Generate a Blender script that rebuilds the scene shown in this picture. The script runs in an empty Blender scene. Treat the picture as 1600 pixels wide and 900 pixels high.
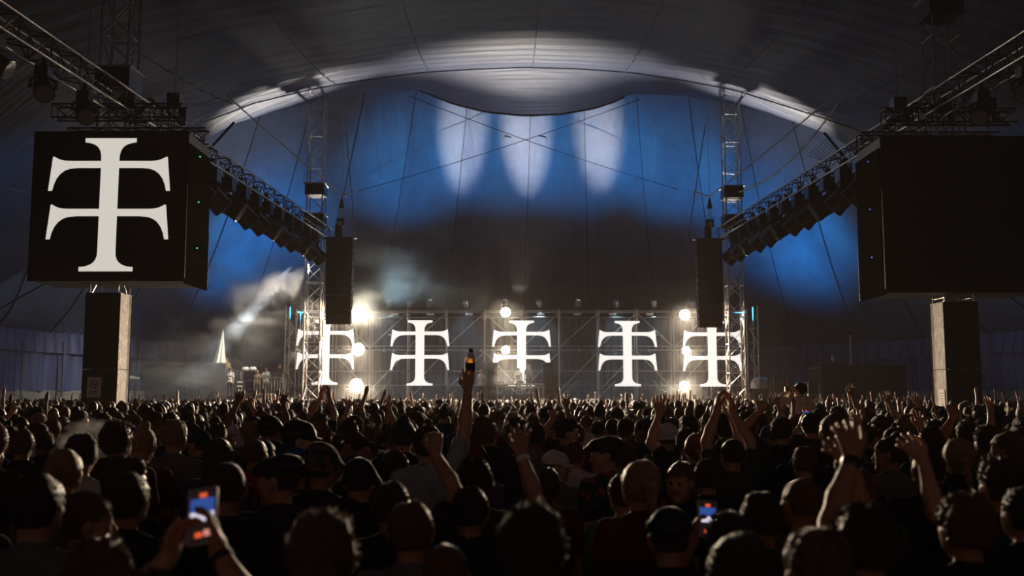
import bpy, bmesh, math, random
import numpy as np
from mathutils import Vector, Matrix, Euler
from mathutils.geometry import tessellate_polygon
R = math.radians
rng = random.Random(7)
SC = bpy.context.scene
COL = SC.collection

# ------------------------------------------------------------------ camera, world, exposure
FPX = 1600 * 35.0 / 36.0
HORIZON = 618.0
CAMH = 2.0
PITCH = math.atan((HORIZON - 450.0) / FPX)
cam_d = bpy.data.cameras.new('camera'); cam_d.lens = 35.0; cam_d.sensor_width = 36.0
cam_d.clip_end = 400.0
cam_d.dof.use_dof = True; cam_d.dof.focus_distance = 17.0; cam_d.dof.aperture_fstop = 2.2
cam = bpy.data.objects.new('camera', cam_d); COL.objects.link(cam)
cam.location = (0, 0, CAMH); cam.rotation_euler = (R(90) + PITCH, 0, 0)
SC.camera = cam
w = bpy.data.worlds.new('world'); SC.world = w; w.use_nodes = True
w.node_tree.nodes['Background'].inputs[0].default_value = (0.80, 0.50, 0.50, 1)
w.node_tree.nodes['Background'].inputs[1].default_value = 0.19
SC.view_settings.view_transform = 'Standard'; SC.view_settings.look = 'None'
SC.view_settings.exposure = 0.0; SC.view_settings.gamma = 1.0; SC.view_settings.use_curve_mapping = False
SC.cycles.use_adaptive_sampling = True; SC.cycles.adaptive_threshold = 0.02
SC.cycles.max_bounces = 4; SC.cycles.diffuse_bounces = 1; SC.cycles.glossy_bounces = 2
SC.cycles.transmission_bounces = 4; SC.cycles.volume_bounces = 0; SC.cycles.transparent_max_bounces = 8
SC.cycles.volume_max_steps = 96; SC.cycles.sample_clamp_indirect = 4.0
CP, SP = math.cos(PITCH), math.sin(PITCH)

def at(px, py, Y):
    """world point seen at pixel (px,py) of the 1600x900 frame at depth Y"""
    u = (px - 800.0) / FPX; v = (450.0 - py) / FPX
    dy = CP - v * SP; dz = SP + v * CP
    k = Y / dy
    return Vector((u * k, Y, CAMH + dz * k))

def aim(o, p, q):
    o.location = p
    o.rotation_euler = (Vector(q) - Vector(p)).to_track_quat('-Z', 'Y').to_euler()

def spot(name, p, q, watts, angle, color=(1, 1, 1), blend=0.7, size=0.12, parent=None):
    l = bpy.data.lights.new(name, 'SPOT'); l.energy = watts; l.spot_size = R(angle); l.spot_blend = blend
    l.color = color; l.shadow_soft_size = size
    o = bpy.data.objects.new(name, l); COL.objects.link(o); aim(o, p, q)
    return o

CX = 0.72       # the tent's axis of symmetry
WARM = (1.0, 0.90, 0.76); BLUE = (0.03, 0.48, 1.0)
ORD = ['first', 'second', 'third', 'fourth', 'fifth', 'sixth', 'seventh', 'eighth', 'ninth', 'tenth', 'eleventh', 'twelfth', 'thirteenth', 'fourteenth']

# ------------------------------------------------------------------ materials
def mat(name, col, rough=0.6, metal=0.0, spec=0.4, var=0.0, vscale=6.0, bump=0.0, bscale=30.0, emit=None, estr=0.0, coat=0.0):
    m = bpy.data.materials.new(name); m.use_nodes = True
    nt = m.node_tree; b = nt.nodes['Principled BSDF']
    b.inputs['Base Color'].default_value = (*col, 1); b.inputs['Roughness'].default_value = rough
    b.inputs['Metallic'].default_value = metal; b.inputs['Specular IOR Level'].default_value = spec
    if coat: b.inputs['Coat Weight'].default_value = coat
    if emit:
        b.inputs['Emission Color'].default_value = (*emit, 1); b.inputs['Emission Strength'].default_value = estr
    if var or bump:
        tc = nt.nodes.new('ShaderNodeTexCoord')
        n = nt.nodes.new('ShaderNodeTexNoise'); n.inputs['Scale'].default_value = vscale; n.inputs['Detail'].default_value = 4
        nt.links.new(tc.outputs['Object'], n.inputs['Vector'])
        if var:
            r = nt.nodes.new('ShaderNodeValToRGB')
            r.color_ramp.elements[0].position = 0.3; r.color_ramp.elements[1].position = 0.7
            r.color_ramp.elements[0].color = (*[c * (1 - var) for c in col], 1)
            r.color_ramp.elements[1].color = (*[min(1, c * (1 + var)) for c in col], 1)
            nt.links.new(n.outputs['Fac'], r.inputs['Fac']); nt.links.new(r.outputs['Color'], b.inputs['Base Color'])
        if bump:
            n2 = nt.nodes.new('ShaderNodeTexNoise'); n2.inputs['Scale'].default_value = bscale; n2.inputs['Detail'].default_value = 3
            nt.links.new(tc.outputs['Object'], n2.inputs['Vector'])
            bp = nt.nodes.new('ShaderNodeBump'); bp.inputs['Strength'].default_value = bump; bp.inputs['Distance'].default_value = 0.05
            nt.links.new(n2.outputs['Fac'], bp.inputs['Height']); nt.links.new(bp.outputs['Normal'], b.inputs['Normal'])
    return m

def fabric_mat(name, col, wrinkle_axis=None, wscale=1.0, wstr=0.25):
    """PVC tent cloth: stains with a shape of their own, low gloss, fine wrinkles"""
    m = bpy.data.materials.new(name); m.use_nodes = True
    nt = m.node_tree; b = nt.nodes['Principled BSDF']
    b.inputs['Roughness'].default_value = 0.5; b.inputs['Specular IOR Level'].default_value = 0.45
    geo = nt.nodes.new('ShaderNodeNewGeometry')
    n = nt.nodes.new('ShaderNodeTexNoise'); n.inputs['Scale'].default_value = 0.9; n.inputs['Detail'].default_value = 6; n.inputs['Roughness'].default_value = 0.7
    nt.links.new(geo.outputs['Position'], n.inputs['Vector'])
    r = nt.nodes.new('ShaderNodeValToRGB')
    e = r.color_ramp.elements; e[0].position = 0.28; e[1].position = 0.66
    e[0].color = (col[0] * 0.7, col[1] * 0.7, col[2] * 0.72, 1); e[1].color = (*col, 1)
    x = e.new(0.78); x.color = (col[0] * 1.9, col[1] * 1.25, col[2] * 0.85, 1)
    nt.links.new(n.outputs['Fac'], r.inputs['Fac']); nt.links.new(r.outputs['Color'], b.inputs['Base Color'])
    n2 = nt.nodes.new('ShaderNodeTexNoise'); n2.inputs['Scale'].default_value = 0.6; n2.inputs['Detail'].default_value = 5
    mp = nt.nodes.new('ShaderNodeMapping')
    nt.links.new(geo.outputs['Position'], mp.inputs['Vector'])
    mp.inputs['Scale'].default_value = wrinkle_axis or (1, 1, 1)
    nt.links.new(mp.outputs['Vector'], n2.inputs['Vector'])
    bp = nt.nodes.new('ShaderNodeBump'); bp.inputs['Strength'].default_value = wstr; bp.inputs['Distance'].default_value = 0.6 * wscale
    nt.links.new(n2.outputs['Fac'], bp.inputs['Height']); nt.links.new(bp.outputs['Normal'], b.inputs['Normal'])
    return m

M = {}
M['tent_near'] = fabric_mat('tent_cloth_near', (0.085, 0.105, 0.19), (0.25, 5.0, 0.25), 0.5, 0.35)  # same tent cloth, base darkened to put the ceiling's shade into the colour
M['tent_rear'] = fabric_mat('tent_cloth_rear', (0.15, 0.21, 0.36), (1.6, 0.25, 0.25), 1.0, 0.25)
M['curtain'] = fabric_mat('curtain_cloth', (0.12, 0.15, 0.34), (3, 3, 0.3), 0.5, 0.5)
M['seam'] = mat('seam_tape', (0.05, 0.07, 0.13), 0.5)
M['rope_black'] = mat('black_rope', (0.012, 0.013, 0.018), 0.8)
M['rope'] = mat('pale_rope', (0.78, 0.75, 0.70), 0.7, var=0.3, vscale=3)
M['wire'] = mat('steel_wire', (0.35, 0.35, 0.36), 0.35, metal=0.7)
M['alu'] = mat('truss_aluminium', (0.50, 0.49, 0.47), 0.34, metal=0.85, var=0.25, vscale=4)
M['alu_dark'] = mat('truss_black', (0.035, 0.033, 0.033), 0.4, metal=0.5)
M['steel'] = mat('scaffold_steel', (0.42, 0.40, 0.38), 0.4, metal=0.75, var=0.3, vscale=3)
M['black'] = mat('black_paint', (0.012, 0.011, 0.012), 0.5)
M['black_sheen'] = mat('black_fixture', (0.02, 0.019, 0.019), 0.3, spec=0.5)
M['black_cloth'] = mat('black_cloth', (0.012, 0.012, 0.014), 0.9, bump=0.3, bscale=8)
M['grey_drape'] = mat('grey_drape', (0.07, 0.075, 0.095), 0.8, bump=0.3, bscale=5)
M['led'] = mat('led_panel', (0.006, 0.0045, 0.005), 0.9, spec=0.0)
M['emblem_big'] = mat('emblem_lit', (0.8, 0.78, 0.7), 0.6, emit=(1.0, 0.955, 0.86), estr=0.62)
M['emblem'] = mat('emblem_lit_stage', (0.8, 0.8, 0.78), 0.6, emit=(1.0, 0.965, 0.91), estr=0.88)
M['ply'] = mat('weathered_plywood', (0.30, 0.26, 0.23), 0.7, var=0.45, vscale=5, bump=0.3, bscale=12)
M['ply_black'] = mat('black_plywood', (0.018, 0.016, 0.017), 0.7, bump=0.2, bscale=12)
M['wood'] = mat('stage_ply', (0.34, 0.27, 0.20), 0.6, var=0.25, vscale=1.2)
M['deck'] = mat('stage_deck_black', (0.06, 0.06, 0.062), 0.5)
M['white_plastic'] = mat('white_plastic', (0.75, 0.74, 0.70), 0.5)
M['paper'] = mat('paper', (0.72, 0.69, 0.64), 0.7)
M['red_print'] = mat('red_print', (0.55, 0.06, 0.06), 0.6)
M['ink'] = mat('ink', (0.05, 0.05, 0.05), 0.7)
M['ground'] = mat('trodden_grass', (0.035, 0.032, 0.022), 0.95, var=0.5, vscale=3, bump=0.5, bscale=9)
M['hem_light'] = mat('hem_light_grey', (0.35, 0.34, 0.33), 0.8, var=0.2)  # pale grey painted in for daylight under the curtain hem
M['lamp'] = mat('blinder_lamp', (0.9, 0.9, 0.9), 0.4, emit=(1.0, 0.92, 0.78), estr=40.0)
M['lamp_soft'] = mat('lamp_soft', (0.9, 0.9, 0.9), 0.4, emit=(1.0, 0.93, 0.82), estr=9.0)
M['lamp_beam'] = mat('lamp_beam', (0.9, 0.9, 0.9), 0.4, emit=(0.85, 0.92, 1.0), estr=40.0)
M['lens'] = mat('lens_glass', (0.25, 0.27, 0.3), 0.08, spec=0.8, coat=0.6)
M['led_green'] = mat('green_led', (0.1, 0.5, 0.2), 0.5, emit=(0.02, 0.9, 0.25), estr=0.7)
M['led_blue'] = mat('blue_led', (0.1, 0.2, 0.6), 0.5, emit=(0.04, 0.16, 1.0), estr=1.6)
M['foil'] = mat('silver_tarp', (0.42, 0.42, 0.44), 0.3, metal=0.6, bump=0.7, bscale=4)
M['amber'] = mat('amber_beer', (0.95, 0.42, 0.04), 0.2, spec=0.6)
M['amber'].node_tree.nodes['Principled BSDF'].inputs['Transmission Weight'].default_value = 0.85
M['bottle_label'] = mat('bottle_label_black', (0.015, 0.012, 0.012), 0.5)
M['clear'] = mat('clear_plastic', (0.8, 0.8, 0.78), 0.15, spec=0.7)

# ------------------------------------------------------------------ object helpers
def tag(o, label=None, cat=None, group=None, kind=None):
    if label: o['label'] = label
    if cat: o['category'] = cat
    if group: o['group'] = group
    if kind: o['kind'] = kind
    return o

def empty(name, loc=(0, 0, 0), label=None, cat=None, group=None, kind=None):
    o = bpy.data.objects.new(name, None); COL.objects.link(o); o.location = loc
    o.empty_display_size = 0.2
    return tag(o, label, cat, group, kind)

def link(name, me, parent=None, loc=None):
    o = bpy.data.objects.new(name, me); COL.objects.link(o)
    if parent is not None:
        o.parent = parent
    if loc is not None: o.location = loc
    return o

class MB:
    """collects shapes in world coordinates; build() makes one mesh object (offset to its parent)"""
    def __init__(s): s.v = []; s.f = []
    def add(s, vs, fs):
        o = len(s.v); s.v += [tuple(p) for p in vs]; s.f += [tuple(i + o for i in f) for f in fs]
        return s
    def box(s, lo, hi):
        x0, y0, z0 = lo; x1, y1, z1 = hi
        return s.add([(x0,y0,z0),(x1,y0,z0),(x1,y1,z0),(x0,y1,z0),(x0,y0,z1),(x1,y0,z1),(x1,y1,z1),(x0,y1,z1)],
                     [(0,3,2,1),(4,5,6,7),(0,1,5,4),(1,2,6,5),(2,3,7,6),(3,0,4,7)])
    def obox(s, c, hx, hy, hz, rot):
        """oriented box: centre, half sizes, 3x3 rotation"""
        vs = []
        for sz in (-1, 1):
            for sx, sy in ((-1,-1),(1,-1),(1,1),(-1,1)):
                vs.append(Vector(c) + rot @ Vector((sx*hx, sy*hy, sz*hz)))
        return s.add(vs, [(0,3,2,1),(4,5,6,7),(0,1,5,4),(1,2,6,5),(2,3,7,6),(3,0,4,7)])
    def tube(s, pts, rad, n=8, caps=True):
        pts = [Vector(p) for p in pts]; rad = rad if isinstance(rad, (list, tuple)) else [rad] * len(pts)
        o = len(s.v); prev = None
        for i, p in enumerate(pts):
            d = (pts[min(i+1, len(pts)-1)] - pts[max(i-1, 0)]).normalized()
            if prev is None:
                a = d.orthogonal().normalized()
            else:
                a = (prev - d * prev.dot(d)).normalized()
            prev = a; b = d.cross(a)
            for k in range(n):
                t = 2 * math.pi * k / n
                s.v.append(tuple(p + (a * math.cos(t) + b * math.sin(t)) * rad[i]))
        for i in range(len(pts) - 1):
            for k in range(n):
                s.f.append((o+i*n+k, o+i*n+(k+1) % n, o+(i+1)*n+(k+1) % n, o+(i+1)*n+k))
        if caps:
            s.f.append(tuple(o + n - 1 - k for k in range(n))); e = o + (len(pts)-1)*n
            s.f.append(tuple(e + k for k in range(n)))
        return s
    def grid(s, P):
        """P: rows of points"""
        o = len(s.v); nr, nc = len(P), len(P[0])
        for r in P: s.v += [tuple(p) for p in r]
        for i in range(nr - 1):
            for j in range(nc - 1):
                s.f.append((o+i*nc+j, o+i*nc+j+1, o+(i+1)*nc+j+1, o+(i+1)*nc+j))
        return s
    def prism(s, poly, y0, y1):
        """polygon in xz, extruded along y"""
        n = len(poly); tri = tessellate_polygon([[Vector((p[0], p[1], 0)) for p in poly]])
        o = len(s.v)
        s.v += [(p[0], y0, p[1]) for p in poly] + [(p[0], y1, p[1]) for p in poly]
        for t in tri:
            s.f.append((o+t[0], o+t[1], o+t[2])); s.f.append((o+n+t[2], o+n+t[1], o+n+t[0]))
        for i in range(n):
            j = (i+1) % n; s.f.append((o+i, o+j, o+n+j, o+n+i))
        return s
    def build(s, name, m, parent=None, smooth=False, label=None, cat=None, group=None, kind=None, offset=None):
        off = Vector(parent.location) if parent is not None and offset is None else Vector(offset or (0, 0, 0))
        me = bpy.data.meshes.new(name); me.from_pydata([tuple(Vector(p) - off) for p in s.v], [], s.f)
        for mm in (m if isinstance(m, (list, tuple)) else [m]): me.materials.append(mm)
        bm = bmesh.new(); bm.from_mesh(me); bmesh.ops.recalc_face_normals(bm, faces=bm.faces); bm.to_mesh(me); bm.free()
        if smooth: me.polygons.foreach_set('use_smooth', [True] * len(me.polygons))
        me.update()
        o = link(name, me, parent)
        if parent is None and offset is not None: o.location = off
        return tag(o, label, cat, group, kind)

_rodm = {}
def rod(name, p, q, r, m, parent=None, n=6):
    """a bar between two world points; all bars of one material share a unit mesh"""
    key = (m.name, n)
    if key not in _rodm:
        me = bpy.data.meshes.new('bar'); vs = []; fs = []
        for z in (0, 1):
            for k in range(n): t = 2*math.pi*k/n; vs.append((math.cos(t), math.sin(t), z))
        for k in range(n): fs.append((k, (k+1) % n, n+(k+1) % n, n+k))
        fs.append(tuple(range(n-1, -1, -1))); fs.append(tuple(range(n, 2*n)))
        me.from_pydata(vs, [], fs); me.materials.append(m)
        me.polygons.foreach_set('use_smooth', [i < n for i in range(len(fs))])
        _rodm[key] = me
    p = Vector(p); q = Vector(q); d = q - p
    o = link(name, _rodm[key], parent)
    off = Vector(parent.location) if parent is not None else Vector()
    o.location = p - off; o.rotation_mode = 'QUATERNION'; o.rotation_quaternion = d.to_track_quat('Z', 'Y')
    o.scale = (r, r, d.length)
    return o

def lerp(a, b, t): return a + (b - a) * t

# ------------------------------------------------------------------ the tent
def interp_px(pts, x):
    xs = [p[0] for p in pts]; return float(np.interp(x, xs, [p[1] for p in pts]))
A_PX = [(320,190),(360,175),(400,160),(483,140),(533,131),(600,121),(660,113),(740,108),(822,105),(900,107),(985,113),(1066,125),(1150,141),(1220,163),(1280,182),(1343,204)]
B_PX = [(320,217),(367,193),(433,173),(533,150),(590,144),(656,141),(683,152),(710,163),(760,175),(822,181),(880,178),(930,169),(960,159),(985,146),(1066,150),(1130,160),(1200,177),(1260,197),(1300,212),(1343,240)]
N_IN = 64
curveA, curveB, curveC = [], [], []
endL = Vector((-27.5, 46.0, 5.6)); endR = Vector((29.0, 46.0, 5.6))
for i in range(N_IN + 1):
    px = lerp(320, 1343, i / N_IN)
    s = abs(px - 826) / 511.0
    Ya = 54.0 - 3.0 * s ** 2
    fall = 1.0 - s ** 3 * 0.75
    a = at(px, interp_px(A_PX, px), Ya)
    b = at(px, interp_px(B_PX, px), Ya + 0.6 + 3.4 * fall)
    c = at(px, interp_px(A_PX, px) - 6, Ya + 1.0 + 8.0 * fall)
    curveA.append(a); curveB.append(b); curveC.append(c)
def ext(curve, end, first, n=14):
    """carry an edge of the roof on down to the eave"""
    out = []
    p0 = curve[0] if first else curve[-1]
    for k in range(1, n + 1):
        t = k / n
        p = p0.lerp(end, t); p.z -= 1.1 * math.sin(math.pi * t)
        out.append(p)
    return out
LA, RA = ext(curveA, endL, True), ext(curveA, endR, False)
LB, RB = ext(curveB, endL, True), ext(curveB, endR, False)
LC, RC = ext(curveC, endL, True), ext(curveC, endR, False)
curveA = LA[::-1] + curveA + RA; curveB = LB[::-1] + curveB + RB; curveC = LC[::-1] + curveC + RC
NA = len(curveA)
EAVE = 5.6
eave_pts = [(-27.5,46),(-27.0,56),(-24.5,66),(-19,75),(-10,80.5),(CX,82),(11.5,80.5),(20.5,75),(26,66),(28.5,56),(29.0,46)]
def resample(pts, n):
    pts = [Vector((*p, 0)) for p in pts]; L = [0]
    for a, b in zip(pts, pts[1:]): L.append(L[-1] + (b - a).length)
    out = []
    for i in range(n):
        d = L[-1] * i / (n - 1)
        out.append(Vector((float(np.interp(d, L, [p.x for p in pts])), float(np.interp(d, L, [p.y for p in pts])), EAVE)))
    return out
# smooth the eave
ev = resample(eave_pts, 200)
for _ in range(40):
    ev = [ev[0]] + [(ev[i-1] + ev[i] * 2 + ev[i+1]) / 4 for i in range(1, len(ev)-1)] + [ev[-1]]
eave = resample([(p.x, p.y) for p in ev], NA)

ceiling = empty('ceiling', (CX, 50, 0), 'dark blue big top tent roof with a lit arch over the stage', None, None, 'structure')
# rear roof in gores
NT = 26
def rear_pt(j, t):
    c, e = curveC[j], eave[j]
    p = c.lerp(e, t)
    p.z -= 1.5 * math.sin(math.pi * t) * (1 if abs(j - NA/2) < 30 else 0.7)
    if t > 0.8: p.z += 0.0
    return p
gores = np.linspace(0, NA - 1, 19).astype(int)
for g0, g1 in zip(gores, gores[1:]):
    rows = []
    for k in range(NT + 1):
        t = k / NT; row = []
        for j in range(g0, g1 + 1):
            p = rear_pt(j, t)
            q = (j - g0) / (g1 - g0)
            bulge = 0.22 * math.sin(math.pi * q) * math.sin(math.pi * min(1, t * 1.05))
            row.append(p + Vector((0, 0.6, 0.8)) * bulge)
        rows.append(row)
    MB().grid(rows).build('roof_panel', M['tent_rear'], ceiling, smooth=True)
for g in gores[1:-1]:
    pts = [rear_pt(g, k / NT) + Vector((0, -0.03, -0.04)) for k in range(NT + 1)]
    MB().tube(pts, 0.035, 5).build('seam', M['seam'], ceiling)
# arch band (ridge A down to valley B) and the hidden rise B to C
bands = np.linspace(0, NA - 1, 11).astype(int)
for g0, g1 in zip(bands, bands[1:]):
    rows = []
    for k in range(9):
        t = k / 8
        rows.append([curveA[j].lerp(curveB[j], t) + Vector((0, 0, -0.15 * math.sin(math.pi * t))) for j in range(g0, g1 + 1)])
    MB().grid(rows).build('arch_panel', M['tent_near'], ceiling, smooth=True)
rows = [[curveB[j].lerp(curveC[j], k / 6) + Vector((0, 0, 0.4 * math.sin(math.pi * k / 6))) for j in range(NA)] for k in range(7)]
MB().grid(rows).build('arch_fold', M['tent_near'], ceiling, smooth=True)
jl = min(range(NA), key=lambda j: abs((curveB[j].x / curveB[j].y) - (656 - 800) / FPX * 1.0))
jr = min(range(NA), key=lambda j: abs((curveB[j].x / curveB[j].y) - (985 - 800) / FPX * 1.0))
MB().tube([curveB[j] + Vector((0, -0.05, -0.02)) for j in range(jl, jr + 1)], 0.055, 6).build('edge_rope', M['rope_black'], ceiling)
MB().tube([curveA[j] + Vector((0, -0.02, -0.03)) for j in range(14, NA - 14)], 0.03, 5).build('ridge_seam', M['seam'], ceiling)
# near roof, from the arch back over the audience
def near_row(t):
    """t=0 at the arch, 1 far behind the camera; the roof dips a little toward the audience and has corrugations"""
    row = []
    for j in range(NA):
        a = curveA[j]
        Y = lerp(a.y, -30.0, t)
        drop = 2.2 * (1 - math.exp(-t * 9)) * max(0.0, min(1.0, (a.z - 6) / 10))
        wob = 0.05 * math.sin(t * 420) * math.exp(-t * 2) * max(0, min(1, (a.z - 10) / 6))
        spread = 1 + 0.55 * min(1, t * 1.6) * min(1, max(0, (abs(a.x - CX) - 9) / 18))
        row.append(Vector((CX + (a.x - CX) * spread, Y, a.z - drop + wob)))
    return row
ts = list(np.linspace(0, 0.30, 130)) + list(np.linspace(0.30, 1, 24))[1:]
rows_all = [near_row(t) for t in ts]
cols = np.linspace(0, NA - 1, 11).astype(int)
for g0, g1 in zip(cols, cols[1:]):
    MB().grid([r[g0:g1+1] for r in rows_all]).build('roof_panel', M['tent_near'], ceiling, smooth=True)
for g in cols[1:-1]:
    MB().tube([r[g] + Vector((0, 0, -0.03)) for r in rows_all[::4]], 0.03, 5).build('seam', M['seam'], ceiling)

# ground
MB().grid([[(x, y, 0) for x in np.linspace(-60, 60, 25)] for y in np.linspace(-30, 95, 26)]).build(
    'floor', M['ground'], label='trodden dark ground under the crowd', kind='structure')

# perimeter curtain walls
def curtain(name, pts, label, nper):
    root = empty(name, (pts[0][0], pts[0][1], 0), label, None, None, 'structure')
    rr = random.Random(name)
    full = resample(pts, nper * 24 + 1)
    for p in range(nper):
        seg = full[p*24:(p+1)*24+1]; rows = []
        ph = [rr.random() * 6.28 for _ in range(6)]
        for k in range(8):
            z = lerp(2.25, EAVE + 0.05, k / 7); row = []
            for i, c in enumerate(seg):
                q = i / 24
                w = 0.16 * math.sin(q * 9 + ph[0]) + 0.09 * math.sin(q * 23 + ph[1] + k * 0.25) + 0.05 * math.sin(q * 41 + ph[2] - k * 0.2)
                n = Vector((full[min(p*24+i+1, len(full)-1)] - full[max(p*24+i-1, 0)])).normalized().cross(Vector((0, 0, 1)))
                e = math.sin(math.pi * q) ** 0.3
                row.append(Vector((c.x, c.y, z)) + n * w * e * (0.35 + 0.65 * (1 - k / 7)))
            rows.append(row)
        MB().grid(rows).build('curtain_panel', M['curtain'], root, smooth=True)
        # swagged valance at the top
        rows = []
        for k in range(4):
            z = EAVE + 0.1 - 0.42 * k
            rows.append([Vector((c.x, c.y, z)) * 1 + (Vector((CX, 52, 0)) - Vector((c.x, c.y, 0))).normalized() * (0.12 + 0.06 * k + 0.08 * math.sin(i * 1.1 + ph[3] + k * 0.4)) for i, c in enumerate(seg)])
        MB().grid(rows).build('valance', M['curtain'], root, smooth=True)
        c = seg[0]; inw = (Vector((CX, 52, 0)) - Vector((c.x, c.y, 0))).normalized() * 0.38
        rod('side_pole', (c.x + inw.x, c.y + inw.y, 0), (c.x + inw.x, c.y + inw.y, EAVE - 0.5), 0.045, M['ply'], root)
    # pale strip below the hem, its grey standing in for daylight leaking under
    rows = [[Vector((c.x, c.y, z)) for c in full[::6]] for z in (0, 1.1, 2.3)]
    MB().grid(rows).build('hem_light_strip', M['hem_light'], root)
    return root
curtain('wall_left', [(-43,-10),(-36,30),(-27.5,46),(-27.0,56),(-24.5,66),(-19,75)], 'folded dark blue curtain wall beside the smoke', 24)
curtain('wall_back', [(-19,75),(-10,80.5),(CX,82),(11.5,80.5),(20.5,75)], 'dark blue curtain wall behind the stage scaffold', 12)
curtain('wall_right', [(20.5,75),(26,66),(28.5,56),(29.0,46),(38,30),(45,-10)], 'folded dark blue curtain wall behind the black booth', 24)

# ------------------------------------------------------------------ trusses
def truss(root, p, q, w, bay, m, r=0.03, rb=0.016, up=Vector((0, 0, 1)), hz=True, mb_=None):
    """box truss between p and q as separate chords and braces, children of root"""
    p = Vector(p); q = Vector(q); d = (q - p).normalized()
    if abs(d.dot(up)) > 0.95: a = Vector((1, 0, 0)); b = Vector((0, 1, 0))
    else:
        b = (up - d * up.dot(d)).normalized(); a = d.cross(b).normalized()
    h = w / 2; cs = [a*h + b*h, -a*h + b*h, -a*h - b*h, a*h - b*h]
    for c in cs: rod('chord', p + c, q + c, r, m, root)
    n = max(1, round((q - p).length / bay)); L = (q - p).length
    for i in range(n):
        s0, s1 = p + d * L * i / n, p + d * L * (i + 1) / n
        for k in range(4):
            c0, c1 = cs[k], cs[(k + 1) % 4]
            if (i + k) % 2: c0, c1 = c1, c0
            rod('brace', s0 + c0, s1 + c1, rb, mb_ or m, root, 5)
            if hz and i % 2 == 0: rod('brace', s0 + cs[k], s0 + cs[(k + 1) % 4], rb, mb_ or m, root, 5)

def king_pole(px, py, Y, ztop, wide, label, m, collars):
    b = at(px, py, Y); root = empty('king_pole', (b.x, Y, 0), label, 'tent pole', 'king poles of the tent')
    truss(root, (b.x, Y, 0), (b.x, Y, ztop), wide, wide * 0.95, m, 0.038, 0.02)
    for z in collars:
        MB().box((b.x-wide*.62, Y-wide*.62, z-.32), (b.x+wide*.62, Y+wide*.62, z+.32)).build('sleeve_block', M['black_sheen'], root)
        MB().box((b.x-wide*.7, Y-wide*.7, z+.3), (b.x+wide*.7, Y+wide*.7, z+.36)).build('sleeve_plate', M['alu'], root)
    MB().box((b.x-wide*.9, Y-wide*.9, 0), (b.x+wide*.9, Y+wide*.9, .08)).build('base_plate', M['alu_dark'], root)
    return b.x
FY, NY = 55.0, 30.5
xFL = king_pole(492, 400, FY, at(498, 150, FY).z, 0.86, 'lattice tent pole standing beside the loudspeaker array and white light beam', M['alu'], [at(495,298,FY).z, at(493,345,FY).z])
xFR = king_pole(1146, 400, FY, at(1140, 160, FY).z, 0.86, 'lattice tent pole at the end of the stage beside the tarpaulin heap', M['alu'], [at(1143,302,FY).z, at(1146,347,FY).z])
xNL = king_pole(172, 440, NY, 21.5, 0.86, 'lattice tent pole rising through the lit video screen with white emblem', M['alu'], [at(195,128,NY).z])
xNR = king_pole(1488, 440, NY, 21.5, 0.86, 'lattice tent pole rising through the unlit black video screen', M['alu'], [at(1470,15,NY).z])

# plywood cladding round the near poles
def cladding(x, ytop_px, face, label):
    z1 = at(165, ytop_px, NY - .5).z; zj = at(165, 577, NY - .5).z
    root = empty('pole_cladding', (x, NY, 0), label, 'cladding', 'plywood boxes round the near poles')
    h = 0.51
    for (za, zb) in ((0, zj - .01), (zj + .01, z1)):
        for side, (lo, hi) in {'front': ((x-h, NY-h, za), (x+h, NY-h+.02, zb)), 'back': ((x-h, NY+h-.02, za), (x+h, NY+h, zb)),
                               'in': ((x+face*h-.012, NY-h+.02, za), (x+face*h+.012, NY+h-.02, zb)), 'out': ((x-face*h-.012, NY-h+.02, za), (x-face*h+.012, NY+h-.02, zb))}.items():
            MB().box(lo, hi).build('plywood_panel', M['ply'] if side == 'in' else M['ply_black'], root)
    for sy in (-1, 1):
        rod('corner_batten', (x + face*(h+.01), NY + sy*(h-.03), 0), (x + face*(h+.01), NY + sy*(h-.03), z1 - .02), .022, M['ply_black'], root, 4)
    return root
cladding(xNL, 457, 1, 'black plywood box round the pole below the lit emblem screen')
cladding(xNR, 471, -1, 'black plywood box round the pole below the unlit screen')
def notice(c, rot, label, no):
    root = empty('notice_sign', c, label, 'sign')
    MB().obox(c, .21, .006, .30, rot).build('sign_board', M['paper'], root)
    f = rot @ Vector((0, -1, 0)); u = Vector((0, 0, 1)); rx = rot @ Vector((1, 0, 0))
    if no:
        cc = Vector(c) + f * .012 + u * .09
        MB().tube([cc + (rx*math.cos(t) + u*math.sin(t)) * .115 for t in np.linspace(0, 2*math.pi, 21)], .016, 5, False).build('prohibition_ring', M['red_print'], root)
        rod('prohibition_bar', cc + (rx*-.7+u*.7)*.115, cc + (rx*.7-u*.7)*.115, .014, M['red_print'], root)
        rod('cigarette_mark', cc - rx*.07, cc + rx*.07, .014, M['ink'], root)
    for k in range(3 if no else 5):
        z = -.12 - .05*k if no else .18 - .08*k
        rod('print_line', Vector(c)+f*.008+u*z-rx*.14, Vector(c)+f*.008+u*z+rx*(.14-.05*(k % 2)), .008, M['ink'], root, 4)
I3 = Matrix.Identity(3)
p = at(147, 605, NY - .53); notice((p.x, NY - .53, p.z), I3, 'white notice with red prohibition ring on the black plywood box', True)
p = at(1478, 624, NY); notice((xNR - .535, NY - .12, p.z), Matrix.Rotation(R(-90), 3, 'Z'), 'blank-looking pale paper taped to the grey plywood box side', False)

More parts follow.
